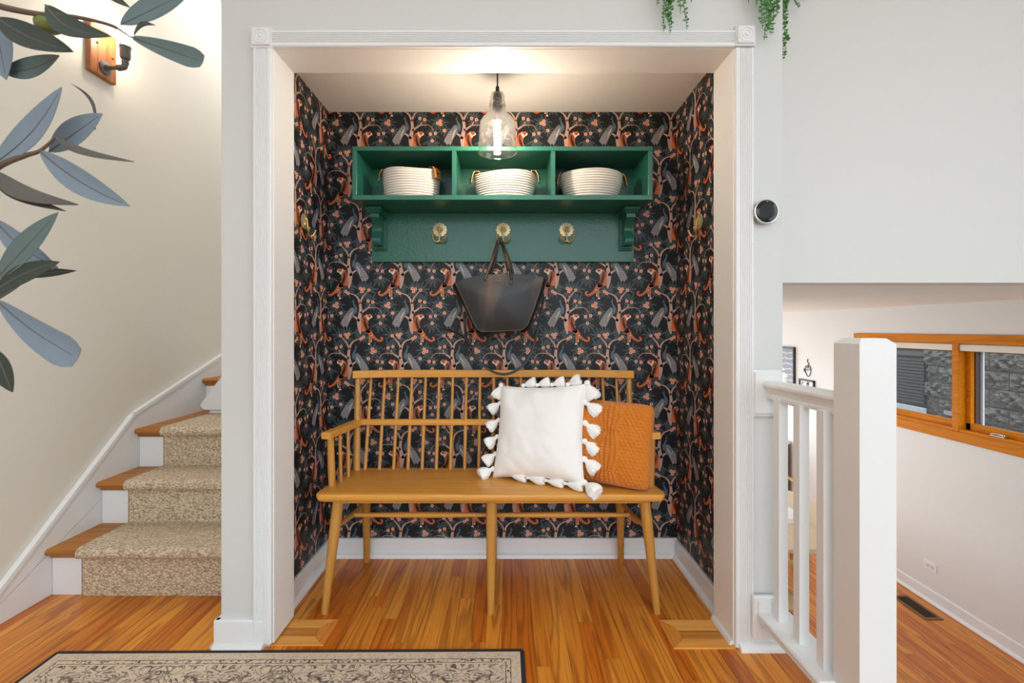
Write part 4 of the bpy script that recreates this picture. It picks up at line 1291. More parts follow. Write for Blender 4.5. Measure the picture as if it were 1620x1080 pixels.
q = MB()
q.box(0.822, 0.928, -0.016, 0.0, 0.785, 0.945, 0.005); q.box(0.834, 0.928, -0.022, -0.014, 0.797, 0.938, 0.002)
q.build('wall_rosette', M['trim'], rl)
q = MB(); q.box(0.822, 0.936, -0.034, -0.014, 0.045, 0.188, 0.005); q.box(0.836, 0.936, -0.040, -0.030, 0.05, 0.176, 0.002)
q.build('wall_block', M['trim'], rl)
# edge of the upper floor under the railing
struct('trim_4', MB().box(0.96, 1.008, -4.5, 0.0, -0.13, 0.018, 0.003), M['trim'])

# ------------------------------------------------------------------ window of the lower room
wn = thing('window_1', (RX, (WY0+WY1)/2, WZ0), 'two-light casement window with honey oak frame in the lower wall', None, kind='structure')
xo = RX-0.018
MB().box(xo, RX, WY0-0.07, WY1+0.07, WZ1, WZ1+0.07, 0.003).build('head_casing', M['winwood'], wn)
MB().box(xo, RX, WY0-0.07, WY1+0.07, WZ0-0.073, WZ0, 0.003).build('sill_casing', M['winwood'], wn)
MB().box(xo, RX, WY0-0.07, WY0, WZ0, WZ1, 0.003).build('side_casing', M['winwood'], wn)
MB().box(xo, RX, WY1, WY1+0.07, WZ0, WZ1, 0.003).build('side_casing', M['winwood'], wn)
MB().box(RX, RX+0.11, WY0, WY1, WZ0, WZ0+0.02).build('inner_sill', M['winwood'], wn)
MB().box(RX, RX+0.11, WY0, WY0+0.018, WZ0, WZ1).build('inner_jamb', M['winwood'], wn)
MB().box(RX, RX+0.11, WY1-0.018, WY1, WZ0, WZ1).build('inner_jamb', M['winwood'], wn)
ymul = CAMY+3.535
MB().box(RX-0.004, RX+0.10, ymul-0.026, ymul+0.026, WZ0, WZ1, 0.002).build('mullion', M['winwood'], wn)
MB().box(RX+0.005, RX+0.05, WY0+0.02, WY1-0.02, WZ1-0.056, WZ1-0.004, 0.004).build('blind_headrail', M['cream'], wn)
def sash(y0, y1):
    xs = RX+0.055
    f = MB(); w_ = 0.034
    f.box(xs, xs+0.03, y0, y0+w_, WZ0+0.02, WZ1-0.01, 0.002); f.box(xs, xs+0.03, y1-w_, y1, WZ0+0.02, WZ1-0.01, 0.002)
    f.box(xs, xs+0.03, y0, y1, WZ0+0.02, WZ0+0.072, 0.002); f.box(xs, xs+0.03, y0, y1, WZ1-0.05, WZ1-0.01, 0.002)
    s = f.build('sash', M['winwood'], wn)
    MB().box(xs+0.012, xs+0.016, y0+w_, y1-w_, WZ0+0.07, WZ1-0.05).build('pane', M['glass'], s)
    # exterior frame of the opening light
    e = MB(); e.box(xs+0.034, xs+0.09, y1-w_-0.004, y1-w_+0.02, WZ0+0.05, WZ1-0.03)
    e.build('outer_frame', M['brownvinyl'], s)
    e = MB(); e.box(xs+0.07, xs+0.082, y1-w_-0.024, y1-w_-0.006, WZ0+0.05, WZ1-0.03); e.build('screen_edge', M['alum'], s)
    # folding crank
    yc = y0+(y1-y0)*0.72
    c = MB(); z = WZ0+0.034
    c.box(RX+0.015, RX+0.05, yc-0.05, yc+0.05, WZ0+0.0205, WZ0+0.03, 0.003)
    c.tube([(RX+0.02, yc+0.045, z), (RX+0.005, yc, z+0.010), (RX+0.01, yc-0.05, z+0.004)], 0.006, 8)
    c.sphere((RX+0.01, yc-0.052, z+0.004), 0.009, 8)
    c.build('crank', M['steel'], s)
sash(WY0+0.018, ymul-0.026); sash(ymul+0.026, WY1-0.018)
MB().box(RX+0.066, RX+0.067, ymul+0.085, ymul+0.165, WZ0+0.10, WZ0+0.135).build('sticker', mat('sticker', (150, 156, 176), 0.5), wn)

# split-face block house next door
NX = 5.35
nb = thing('block_wall', (NX, 3.6, -1.2), 'grey split-face concrete block wall of the neighbouring house', 'wall')
MB().box(NX+0.02, NX+0.3, 0.6, 7.6, -1.3, 3.2).build('mortar_bed', M['mortar'], nb)
random.seed(8)
BL = []
for kdx in range(6):
    nyb, nzb = 26, 13
    vv, ff = [], []
    for j in range(nzb+1):
        for i in range(nyb+1):
            u, v = i/nyb-0.5, j/nzb-0.5
            edge = min(1, (0.5-abs(u))*8, (0.5-abs(v))*4)
            d = 0.012*edge+0.06*edge*noise.noise(Vector((u*6+kdx*7, v*3.4, kdx)))+0.032*edge*noise.noise(Vector((u*15+kdx*7, v*8, kdx+4)))+0.016*edge*noise.noise(Vector((u*34+kdx*7, v*18, kdx+9)))
            vv.append((-d, u*0.392, v*0.192))
    for j in range(nzb):
        for i in range(nyb):
            a = j*(nyb+1)+i; ff.append((a, a+nyb+1, a+nyb+2, a+1))
    k0 = len(vv)
    vv += [(0.05, -0.196, -0.096), (0.05, 0.196, -0.096), (0.05, 0.196, 0.096), (0.05, -0.196, 0.096)]
    q = [0, nyb, (nzb+1)*(nyb+1)-1, nzb*(nyb+1)]
    ff += [(q[0], q[1], k0+1, k0), (q[1], q[2], k0+2, k0+1), (q[2], q[3], k0+3, k0+2), (q[3], q[0], k0, k0+3)]
    me = bpy.data.meshes.new('block'); me.from_pydata(vv, [], ff)
    bm = bmesh.new(); bm.from_mesh(me); bmesh.ops.recalc_face_normals(bm, faces=bm.faces); bm.to_mesh(me); bm.free()
    me.materials.append(M['block']); BL.append(me)
VY0, VY1, VZ0, VZ1 = 4.34, 4.84, 0.02, 0.70
for j in range(-2, 15):
    zc = -0.78+0.2*(j+0.5)
    for i in range(17):
        yc = 0.7+0.4*i+(0.2 if j % 2 else 0)
        cutb = VY0-0.12 < yc < VY1+0.12 and VZ0-0.06 < zc < VZ1+0.06
        if cutb and abs(yc-4.3) > 0.02: continue
        o = bpy.data.objects.new('block', random.choice(BL)); COL.objects.link(o); o.parent = nb
        o.location = (NX-nb.location.x+0.0, yc-nb.location.y, zc-nb.location.z)
        if random.random() < 0.5: o.scale = (1, -1, 1)
        if cutb: o.scale = (1, 0.34, 1); o.location.y = 4.17-nb.location.y
vt = MB(); vt.box(NX-0.005, NX+0.03, VY0-0.1, VY1+0.1, VZ0-0.02, VZ1+0.03)
bw_ = vt.build('basement_window', M['blockglass'], nb)
for k in range(14):
    z = VZ0+0.10+k*0.042
    MB().box(NX-0.016, NX-0.006, VY0-0.06, VY1+0.06, z, z+0.03).build('slat', M['blind'], bw_)
MB().box(NX-0.03, NX-0.005, VY0-0.1, VY1+0.1, VZ0-0.02, VZ0+0.05, 0.004).build('ledge', M['alum'], bw_)
struct('ground_outside', MB().box(RX+0.16, NX+0.3, 0.0, 7.6, -1.4, -1.2), mat('gravel', (128, 124, 118), 0.95, bump=0.6, bscale=40))

# outlet and floor register of the lower room
oy, oz = CAMY+3.745, -0.867
ot = thing('wall_outlet', (RX, oy, oz), 'white duplex outlet set sideways low on the lower wall', 'outlet')
MB().box(RX-0.006, RX, oy-0.058, oy+0.058, oz-0.036, oz+0.036, 0.002).build('cover_plate', M['trim'], ot)
for s in (-1, 1):
    r = MB(); r.box(RX-0.0085, RX-0.005, oy+s*0.02-0.014, oy+s*0.02+0.014, oz-0.017, oz+0.017, 0.003)
    ro = r.build('receptacle', M['stone'], ot)
    e = MB()
    for a in (-0.006, 0.006): e.box(RX-0.0092, RX-0.008, oy+s*0.02-0.005, oy+s*0.02+0.004, oz+a-0.001, oz+a+0.001)
    e.build('slots', M['dark'], ro)
gy0, gy1, gx0, gx1 = CAMY+3.50, CAMY+3.82, 3.215, 3.355
rg = thing('floor_register', ((gx0+gx1)/2, (gy0+gy1)/2, LZ), 'brown metal heating register in the lower floor', 'floor vent')
f = MB(); z = LZ+0.001
for a in ((gx0, gx1, gy0, gy0+0.022), (gx0, gx1, gy1-0.022, gy1), (gx0, gx0+0.022, gy0+0.02, gy1-0.02), (gx1-0.022, gx1, gy0+0.02, gy1-0.02)):
    f.box(a[0], a[1], a[2], a[3], z-0.001, z+0.006, 0.0015)
f.build('frame', M['register'], rg)
MB().box(gx0+0.02, gx1-0.02, gy0+0.02, gy1-0.02, z-0.0005, z+0.001).build('duct', M['dark'], rg)
for k in range(18):
    y = gy0+0.03+k*(gy1-gy0-0.06)/17
    MB().box(gx0+0.022, gx1-0.022, y-0.0025, y+0.0025, z+0.001, z+0.005).build('louver', mat('dark_brown', (70, 50, 30), 0.5) if k == 0 else bpy.data.materials['dark_brown'], rg)

# ------------------------------------------------------------------ dining corner of the lower room
TZ = LZ+0.75
tb = thing('dining_table', (1.98, 2.1, LZ), 'pale ash dining table with rounded corners beyond the railing', 'table')
def rrect(x0, x1, y0, y1, r, n=6):
    p = []
    for cx, cy, a in ((x1-r, y0+r, -90), (x1-r, y1-r, 0), (x0+r, y1-r, 90), (x0+r, y0+r, 180)):
        p += [(cx+r*math.cos(math.radians(a+90*k/n)), cy+r*math.sin(math.radians(a+90*k/n))) for k in range(n+1)]
    return p
MB().prism(rrect(1.30, 2.64, 1.52, 2.72, 0.22), 2, TZ-0.028, TZ).build('table_top', M['table'], tb)
for x in (1.5, 2.44):
    for y in (1.72, 2.52):
        MB().tube([(x, y, TZ-0.03), (x+(0.04 if x > 2 else -0.04), y+(0.04 if y > 2.1 else -0.04), LZ)], [0.028, 0.018], 12).build('leg', M['chairwood'], tb)
MB().box(1.5, 2.44, 1.70, 1.73, TZ-0.09, TZ-0.028).build('apron', M['table'], tb)
MB().box(1.5, 2.44, 2.51, 2.54, TZ-0.09, TZ-0.028).build('apron', M['table'], tb)
tr = MB(); tr.prism(rrect(2.12, 2.30, 1.93, 2.16, 0.02, 3), 2, TZ+0.0005, TZ+0.035)
o = tr.build('paper_box', M['paper']); tag(o, 'white flat box lying on the pale dining table', 'box')

def chair(loc, rz, label):
    R = Matrix.Translation(loc) @ Matrix.Rotation(rz, 4, 'Z')
    t = thing('dining_chair', loc, label, 'chair', 'round-backed oak dining chairs')
    def P(*pts): return [tuple(R @ Vector(p)) for p in pts]
    def TB(name, pts, r, m='chairwood', sp=True, flat=1.0):
        q = P(*pts)
        if sp: q = spline(q, 5)
        rr = r if not hasattr(r, '__len__') else [r[0]+(r[1]-r[0])*i/(len(q)-1) for i in range(len(q))]
        MB().tube(q, rr, 10, flat=flat).build(name, M[m], t)
    s = MB(); s.prism(rrect(-0.25, 0.25, -0.22, 0.22, 0.07, 4), 2, 0.42, 0.455); s.xform(R); s.build('seat', M['cord'], t)
    TB('top_rail', [(-0.27, 0.02, 0.70), (-0.285, -0.10, 0.715), (-0.20, -0.235, 0.745), (0, -0.285, 0.755), (0.20, -0.235, 0.745), (0.285, -0.10, 0.715), (0.27, 0.02, 0.70)], 0.0155)
    for x in (-1, 1):
        TB('leg', [(x*0.245, 0.20, 0.0), (x*0.25, 0.20, 0.25), (x*0.25, 0.20, 0.47)], [0.014, 0.018])
        TB('leg', [(x*0.225, -0.24, 0.0), (x*0.23, -0.19, 0.30), (x*0.225, -0.14, 0.50), (x*0.262, -0.05, 0.71)], [0.014, 0.015])
        TB('side_rail', [(x*0.247, 0.20, 0.30), (x*0.23, -0.19, 0.30)], 0.011, sp=False)
    TB('rung', [(-0.247, 0.20, 0.22), (0.247, 0.20, 0.22)], 0.011, sp=False)
    TB('rung', [(-0.228, -0.20, 0.22), (0.228, -0.20, 0.22)], 0.011, sp=False)
    TB('splat', [(0, -0.205, 0.44), (0, -0.235, 0.58), (-0.06, -0.265, 0.745)], 0.011)
    TB('splat', [(0, -0.205, 0.44), (0, -0.235, 0.58), (0.06, -0.265, 0.745)], 0.011)
chair((2.62, 2.98, LZ), math.pi+0.25, 'round-backed oak chair on the far side of the dining table')
chair((1.69, 1.60, LZ), 0.1, 'round-backed oak chair pushed in at the near side of the dining table')

cb = thing('sideboard', (3.15, 4.3, LZ), 'red-brown wooden cabinet with white top in the far lower corner', 'cabinet')
MB().box(2.75, 3.44, 4.02, 4.7, LZ+0.06, LZ+0.83, 0.004).build('body', M['cabinet'], cb)
MB().box(2.80, 3.40, 4.05, 4.68, LZ, LZ+0.06).build('plinth', M['dark'], cb)
MB().box(2.73, 3.45, 4.0, 4.72, LZ+0.83, LZ+0.865, 0.004).build('worktop', M['stone'], cb)
for a, b in ((2.765, 3.09), (3.10, 3.425)):
    d = MB().box(a, b, 4.003, 4.02, LZ+0.08, LZ+0.81, 0.003).build('door', M['cabinet'], cb)
    xk = b-0.03 if a < 3 else a+0.03
    k = MB(); k.sphere((xk, 3.99, LZ+0.6), 0.011, 10); k.tube([(xk, 4.003, LZ+0.6), (xk, 3.99, LZ+0.6)], 0.005, 8); k.build('knob', M['steel'], d)

# pictures on the lower wall
fr = thing('framed_print', (RX, 4.2, 0.2), 'black framed grey and cream print on the lower wall', 'picture')
y0, y1, z0, z1 = CAMY+5.495, CAMY+5.495+0.56, 0.15, 0.862
f = MB(); w_ = 0.022
f.box(RX-0.028, RX, y0, y0+w_, z0, z1, 0.002); f.box(RX-0.028, RX, y1-w_, y1, z0, z1, 0.002)
f.box(RX-0.028, RX, y0+w_, y1-w_, z0, z0+w_, 0.002); f.box(RX-0.028, RX, y0+w_, y1-w_, z1-w_, z1, 0.002)
f.build('frame', M['frameblack'], fr)
MB().box(RX-0.012, RX, y0+w_, y1-w_, z0+w_, z1-w_).build('print_ground', mat('print_grey', (140, 146, 158), 0.6), fr)
pp = MB()
iy0, iy1 = y0+w_+0.012, y1-w_-0.012
for k in range(9):
    zc = z1-0.075-k*0.066
    a, b = [], []
    for i in range(25):
        u = i/24
        y = iy0+(iy1-iy0)*u
        wv = 0.006*math.sin(u*19+k*1.7)+0.004*math.sin(u*41+k)
        a.append((y, zc+0.004+wv)); b.append((y, zc-0.003+wv-0.004*abs(math.sin(u*14+k))))
    pp.prism(a+b[::-1], 0, RX-0.0135, RX-0.012)
pp.build('wave_lines', mat('print_pale', (226, 218, 206), 0.6), fr)
pk = MB()
for k, (zc, reach) in enumerate(((z1-0.20, 0.20), (z1-0.29, 0.30), (z1-0.37, 0.36), (z1-0.45, 0.36), (z1-0.53, 0.33), (z1-0.60, 0.36))):
    yb_ = iy1; ye = iy1-reach*1.1
    pk.prism([(yb_, zc+0.055), (ye+0.06, zc+0.04), (ye, zc), (ye+0.10, zc-0.03), (yb_, zc-0.05)], 0, RX-0.0145-0.0002*k, RX-0.0135)
pk.build('cream_petals', mat('print_cream', (244, 232, 208), 0.6), fr)

cu = thing('wall_decal', (RX, CAMY+5.3, 0.6), 'black line-drawn coffee cup ornament on the lower wall', 'wall ornament')
zc_ = EYE-(520-520)
def wpt(pxx, pyy):                             # where a pixel of the far wall lies on it
    D = RX*F/(pxx-VX); return Vector((RX-0.004, CAMY+D, EYE-(pyy-VY)*D/F))
def zz(a, b): return wpt(1235+a/12.0, 530+b/12.0)
MB().tube(spline([zz(470, 640), (zz(480, 700)), zz(505, 760), zz(530, 785), zz(560, 760), zz(578, 690), zz(578, 630)], 5), 0.004, 6).build('cup_line', M['ink'], cu)
MB().tube(spline([zz(470, 640), zz(500, 655), zz(530, 662), zz(560, 650), zz(578, 630), zz(560, 590), zz(520, 575), zz(480, 592), zz(470, 640)], 4), 0.004, 6).build('rim_line', M['ink'], cu)
MB().tube(spline([zz(470, 635), zz(450, 640), zz(450, 670), zz(465, 695), zz(480, 705)], 5), 0.004, 6).build('handle_line', M['ink'], cu)
MB().tube(spline([zz(500, 600), zz(520, 625), zz(545, 610), zz(525, 590), zz(528, 565), zz(545, 545), zz(520, 520), zz(515, 485), zz(523, 450)], 5), 0.004, 6).build('steam_line', M['ink'], cu)

sg = thing('coffee_sign', (RX, CAMY+5.27, 0.3), 'small black framed sign reading Coffee below the cup ornament', 'sign')
a, b = zz(372, 820), zz(658, 858)
ys0, ys1 = b.y, a.y
zt_ = a.z
f = MB(); w_ = 0.018
f.box(RX-0.022, RX, ys0, ys1, zt_-w_, zt_, 0.002); f.box(RX-0.022, RX, ys0, ys1, zt_-0.24, zt_-0.24+w_, 0.002)
f.box(RX-0.022, RX, ys0, ys0+w_, zt_-0.24, zt_, 0.002); f.box(RX-0.022, RX, ys1-w_, ys1, zt_-0.24, zt_, 0.002)
f.build('frame', M['frameblack'], sg)
MB().box(RX-0.008, RX, ys0+w_, ys1-w_, zt_-0.24+w_, zt_-w_).build('card', M['paper'], sg)
def script(letters, u0, zb, h):
    """handwritten strokes in letter units; reading direction runs towards the camera"""
    for st_ in letters:
        pts = [(RX-0.011, ys1-(u0+x*h), zb+y*h) for x, y in st_]
        MB().tube(spline(pts, 5), 0.0032, 6).build('lettering', M['ink'], sg)
script([[(0.62, 0.92), (0.50, 1.05), (0.28, 0.90), (0.12, 0.50), (0.22, 0.10), (0.45, 0.02), (0.68, 0.18), (0.82, 0.30)],                # C
        [(0.98, 0.50), (0.84, 0.42), (0.84, 0.12), (0.98, 0.02), (1.10, 0.22), (1.04, 0.46), (1.18, 0.40), (1.30, 0.40)],               # o
        [(1.30, 0.40), (1.50, 0.90), (1.56, 1.10), (1.46, 1.08), (1.40, 0.50), (1.36, -0.35), (1.46, -0.30), (1.48, 0.10), (1.64, 0.30)],  # f
        [(1.64, 0.30), (1.82, 0.90), (1.88, 1.10), (1.78, 1.08), (1.72, 0.50), (1.68, -0.35), (1.78, -0.30), (1.80, 0.10), (1.96, 0.25)],  # f
        [(1.96, 0.25), (2.14, 0.36), (2.14, 0.50), (2.02, 0.48), (1.98, 0.15), (2.14, 0.02), (2.32, 0.20)],                             # e
        [(2.32, 0.20), (2.48, 0.36), (2.48, 0.50), (2.36, 0.48), (2.32, 0.15), (2.48, 0.02), (2.72, 0.28)]],                            # e
       w_+0.014, zt_-0.112, (ys1-ys0-2*w_-0.028)/2.75)

# ------------------------------------------------------------------ sconce on the stair wall
sc_y0, sc_y1, sc_z0, sc_z1 = CAMY+2.02, CAMY+2.155, 2.235, 2.455
so_ = thing('wall_sconce', (LX, (sc_y0+sc_y1)/2, sc_z0), 'pipe wall sconce with wooden plate and lit bulb above the stairs', 'lamp')
MB().box(LX, LX+0.024, sc_y0, sc_y1, sc_z0, sc_z1, 0.003).build('wood_plate', wood('sconce_wood', (172, 108, 56), (150, 86, 40), (96, 50, 20), 2, 1.2, 0.4), so_)
ym, zm = sc_y0+0.072, sc_z0+0.048
MB().lathe([(0.030, LX+0.024), (0.030, LX+0.029), (0.014, LX+0.032), (0.013, LX+0.045), (0.0095, LX+0.046)], (0, ym, zm), 20, 0).build('flange', M['pipe'], so_)
ex = LX+0.118
MB().tube(spline([(LX+0.03, ym, zm), (ex-0.035, ym, zm), (ex-0.012, ym, zm+0.002), (ex, ym, zm+0.014), (ex, ym, zm+0.035)], 5), 0.0085, 12).build('pipe', M['pipe'], so_)
e = MB(); e.tube([(ex-0.034, ym, zm), (ex-0.022, ym, zm)], 0.0135, 14); e.tube(spline([(ex-0.024, ym, zm), (ex-0.006, ym, zm+0.004), (ex, ym, zm+0.022)], 5), 0.0125, 14); e.tube([(ex, ym, zm+0.020), (ex, ym, zm+0.032)], 0.0140, 14)
e.build('elbow', M['pipe'], so_)
MB().lathe([(0.012, zm+0.036), (0.0185, zm+0.042), (0.0205, zm+0.052), (0.0205, zm+0.088), (0.0225, zm+0.090), (0.0225, zm+0.098), (0.018, zm+0.1), (0.0001, zm+0.1)], (ex, ym, 0), 20).build('socket', M['pipe'], so_)
for dy, dz in ((0.032, 0.14), (0.112, 0.115)):
    s = MB(); s.sphere((LX+0.025, sc_y0+dy, sc_z0+dz), 0.006, 8); s.build('screw', M['pipe'], so_)
MB().lathe([(0.012, zm+0.1), (0.016, zm+0.115), (0.026, zm+0.145), (0.029, zm+0.165), (0.024, zm+0.188), (0.010, zm+0.199), (0.0001, zm+0.2)], (ex, ym, 0), 20).build('bulb', M['sconce_bulb'], so_)

# ------------------------------------------------------------------ rug
RG0 = Vector((0.045, -0.032, 0)); ra = math.radians(0.4)
def rug_mat():
    m, nt, b = new_mat('faded_oriental_rug')
    L = nt.links.new
    tc = N(nt, 'ShaderNodeTexCoord')
    sx_ = N(nt, 'ShaderNodeSeparateXYZ'); L(tc.outputs['Object'], sx_.inputs[0])
    def math_(op, a, b_=None, c_=None):
        n = N(nt, 'ShaderNodeMath', operation=op)
        for i, v in enumerate((a, b_, c_)):
            if v is None: continue
            if isinstance(v, (int, float)): n.inputs[i].default_value = v
            else: L(v, n.inputs[i])
        return n.outputs[0]
    X, Y = sx_.outputs[0], sx_.outputs[1]           # the rug spans -1.54..0 by -2.2..0
    dx = math_('SUBTRACT', 0.77, math_('ABSOLUTE', math_('ADD', X, 0.77)))
    dy = math_('MULTIPLY', Y, -1.0)
    d = math_('MINIMUM', dx, dy)                     # distance from the edge
    # mirrored arabesque
    mp = N(nt, 'ShaderNodeCombineXYZ')
    mx_ = math_('PINGPONG', X, 0.19)
    my_ = math_('PINGPONG', Y, 0.21)
    L(mx_, mp.inputs[0]); L(my_, mp.inputs[1])
    n1 = N(nt, 'ShaderNodeTexNoise'); n1.inputs['Scale'].default_value = 17; n1.inputs['Detail'].default_value = 2.5; n1.inputs['Distortion'].default_value = 1.6
    L(mp.outputs[0], n1.inputs['Vector'])
    band = math_('ABSOLUTE', math_('SINE', math_('MULTIPLY', n1.outputs['Fac'], 22.0)))
    lines = N(nt, 'ShaderNodeMapRange'); lines.inputs[1].default_value = 0.62; lines.inputs[2].default_value = 0.34; lines.inputs[3].default_value = 0.0; lines.inputs[4].default_value = 1.0
    L(band, lines.inputs[0])
    n2 = N(nt, 'ShaderNodeTexVoronoi'); n2.inputs['Scale'].default_value = 21
    L(mp.outputs[0], n2.inputs['Vector'])
    spots = N(nt, 'ShaderNodeMapRange'); spots.inputs[1].default_value = 0.34; spots.inputs[2].default_value = 0.22; spots.inputs[3].default_value = 0.0; spots.inputs[4].default_value = 1.0
    L(n2.outputs['Distance'], spots.inputs[0])
    fig = math_('MAXIMUM', lines.outputs[0], math_('MULTIPLY', spots.outputs[0], 0.75))
    # guard bands near the edge
    gb = N(nt, 'ShaderNodeTexVoronoi'); gb.inputs['Scale'].default_value = 95
    L(tc.outputs['Object'], gb.inputs['Vector'])
    gsp = math_('LESS_THAN', gb.outputs['Distance'], 0.42)
    def within(a, b_): return math_('MULTIPLY', math_('GREATER_THAN', d, a), math_('LESS_THAN', d, b_))
    line1 = math_('ADD', within(0.034, 0.037), within(0.050, 0.053))
    guard = math_('MULTIPLY', within(0.037, 0.050), gsp)
    outer = math_('MULTIPLY', within(0.010, 0.034), math_('MULTIPLY', gsp, 0.25))
    inner = math_('MULTIPLY', math_('GREATER_THAN', d, 0.058), fig)
    tot = math_('MINIMUM', math_('ADD', math_('ADD', line1, guard), math_('ADD', outer, inner)), 1.0)
    wear = N(nt, 'ShaderNodeTexNoise'); wear.inputs['Scale'].default_value = 60; wear.inputs['Detail'].default_value = 5
    L(tc.outputs['Object'], wear.inputs['Vector'])
    wr_ = N(nt, 'ShaderNodeMapRange'); wr_.inputs[1].default_value = 0.3; wr_.inputs[2].default_value = 0.6; wr_.inputs[3].default_value = 0.5; wr_.inputs[4].default_value = 0.95
    L(wear.outputs['Fac'], wr_.inputs[0])
    fac = math_('MULTIPLY', tot, wr_.outputs[0])
    gnd = N(nt, 'ShaderNodeMix', data_type='RGBA'); gnd.inputs[6].default_value = lin((228, 208, 184)); gnd.inputs[7].default_value = lin((200, 180, 158))
    L(wear.outputs['Fac'], gnd.inputs[0])
    cl = N(nt, 'ShaderNodeMix', data_type='RGBA'); cl.inputs[7].default_value = lin((72, 64, 62))
    L(fac, cl.inputs[0]); L(gnd.outputs[2], cl.inputs[6])
    L(cl.outputs[2], b.inputs['Base Color'])
    b.inputs['Roughness'].default_value = 0.95
    bpn = N(nt, 'ShaderNodeBump'); bpn.inputs['Strength'].default_value = 0.4; bpn.inputs['Distance'].default_value = 0.002
    wv = N(nt, 'ShaderNodeTexNoise'); wv.inputs['Scale'].default_value = 500; L(tc.outputs['Object'], wv.inputs['Vector'])
    L(wv.outputs['Fac'], bpn.inputs['Height']); L(bpn.outputs['Normal'], b.inputs['Normal'])
    return m
rg_ = thing('area_rug', RG0, 'faded beige and grey oriental rug with dark bound edge', 'rug')
rg_.rotation_euler = (0, 0, ra)
o_save = ORI[rg_]; ORI[rg_] = Vector((0, 0, 0))
MB().box(-1.54, 0.0, -2.2, 0.0, 0.0006, 0.007, 0.002).build('pile', rug_mat(), rg_)
b = MB()
for pts in ([(-1.543, -2.2, 0.0045), (-1.543, 0.003, 0.0045), (0.003, 0.003, 0.0045), (0.003, -2.2, 0.0045)],):
    for i in range(3): b.tube([pts[i], pts[i+1]], 0.0085, 8, flat=0.5, up=(0, 0, 1))
b.build('binding', mat('dark_binding', (44, 40, 42), 0.9), rg_)

# ------------------------------------------------------------------ olive tree in the near left
ol = thing('olive_tree', (-0.98, -0.92, 0.008), 'olive tree in pot with blue-grey leaves at the near left', 'tree')
OB = Vector((-0.98, -0.92, 0.008))
MB().lathe([(0.12, 0.008), (0.16, 0.06), (0.18, 0.30), (0.185, 0.33), (0.17, 0.335), (0.165, 0.30), (0.0001, 0.29)], (OB.x, OB.y, 0), 28).build('pot', M['pot'], ol)
MB().lathe([(0.163, 0.30), (0.1, 0.312), (0.0001, 0.315)], (OB.x, OB.y, 0), 20).build('soil', M['soil'], ol)
MB().tube(spline([(OB.x, OB.y, 0.30), (OB.x+0.02, OB.y, 0.7), (OB.x-0.015, OB.y-0.02, 1.1), (OB.x+0.01, OB.y, 1.55), (OB.x, OB.y, 1.9)], 5), [0.02-0.011*i/20 for i in range(21)], 10).build('trunk', M['stem'], ol)
LD = 0.56
def branch(pts, r0, r1, root):
    q = [tuple(root)]+[tuple(px(x, y, d)) for x, y, d in pts]
    s = spline(q, 6)
    MB().tube(s, [r0+(r1-r0)*i/(len(s)-1) for i in range(len(s))], 8).build('branch', M['stem'], ol)
tr_ = lambda z: Vector((OB.x, OB.y, z))
branch([(-60, -10, LD+.02), (0, 10, LD), (60, 22, LD), (120, 27, LD), (175, 40, LD), (206, 58, LD)], 0.005, 0.0013, tr_(1.45))
branch([(-60, 300, LD+.02), (0, 262, LD), (40, 246, LD), (64, 238, LD), (88, 217, LD)], 0.005, 0.0013, tr_(1.2))
branch([(-60, 440, LD+.02), (-10, 436, LD), (30, 440, LD), (90, 424, LD)], 0.005, 0.0012, tr_(1.05))
branch([(-80, 560, LD+.02), (-30, 510, LD), (-4, 478, LD)], 0.005, 0.0014, tr_(0.95))
def leaf(b_, tip, wpx, m, D0=LD, D1=None, curve=0.0, blunt=False, roll=0.0, bend=0.0):
    D1 = D1 or D0
    a, c = px(b_[0], b_[1], D0), px(tip[0], tip[1], D1)
    ax = (c-a); ln = ax.length; ax.normalize()
    view = Vector((0, -1, 0))
    sd = ax.cross(view).normalized()
    nrm = sd.cross(ax).normalized()
    sd, nrm = sd*math.cos(roll)+nrm*math.sin(roll), nrm*math.cos(roll)-sd*math.sin(roll)
    hw_ = wpx*D0/F/2/max(0.3, math.cos(roll))
    n = 14; vv = []; ff = []
    cols = (-1, -0.55, 0, 0.55, 1)
    for side in (1, -1):
        for i in range(n+1):
            s = i/n
            if blunt: w_ = math.sin(math.pi*min(1, s**0.85)*0.5)**0.8 * (1-max(0, s-0.9)**1*4.0)
            else: w_ = max(0.0, math.sin(math.pi*s**0.92))**0.8
            w_ = max(w_, 0.03)
            cen = a+ax*ln*s+sd*curve*ln*math.sin(math.pi*s)+nrm*bend*ln*math.sin(math.pi*s)
            for cc in cols:
                lift = (abs(cc)**1.5)*0.18*w_*hw_
                vv.append(cen+sd*cc*w_*hw_+nrm*(lift+side*0.00035))
    nc = len(cols); m_ = (n+1)*nc
    for s in (0, 1):
        for i in range(n):
            for k in range(nc-1):
                q = s*m_+i*nc+k
                f_ = (q, q+1, q+nc+1, q+nc)
                ff.append(f_ if s == 0 else f_[::-1])
    rim = [i*nc for i in range(n+1)]+[n*nc+k for k in range(1, nc)]+[i*nc+nc-1 for i in range(n-1, -1, -1)]+[k for k in range(nc-2, 0, -1)]
    for x, y in zip(rim, rim[1:]+rim[:1]): ff.append((x, y, m_+y, m_+x))
    lf = MB().add(vv, ff).build('leaf', M[m], ol, sharp=60)
    rib = []
    for i in range(0, n+1):
        s = i/n*0.93
        rib.append(a+ax*ln*s+sd*curve*ln*math.sin(math.pi*s)+nrm*(bend*ln*math.sin(math.pi*s)+0.0003))
    MB().tube(rib, [0.0011-0.0007*i/n for i in range(n+1)], 6).build('midrib', M['rib'], lf)
leaf((-6, 28), (116, 82), 40, 'leaf_green', curve=0.06, roll=0.3)
leaf((72, 8), (176, 58), 34, 'leaf_green', curve=0.16, roll=0.35)
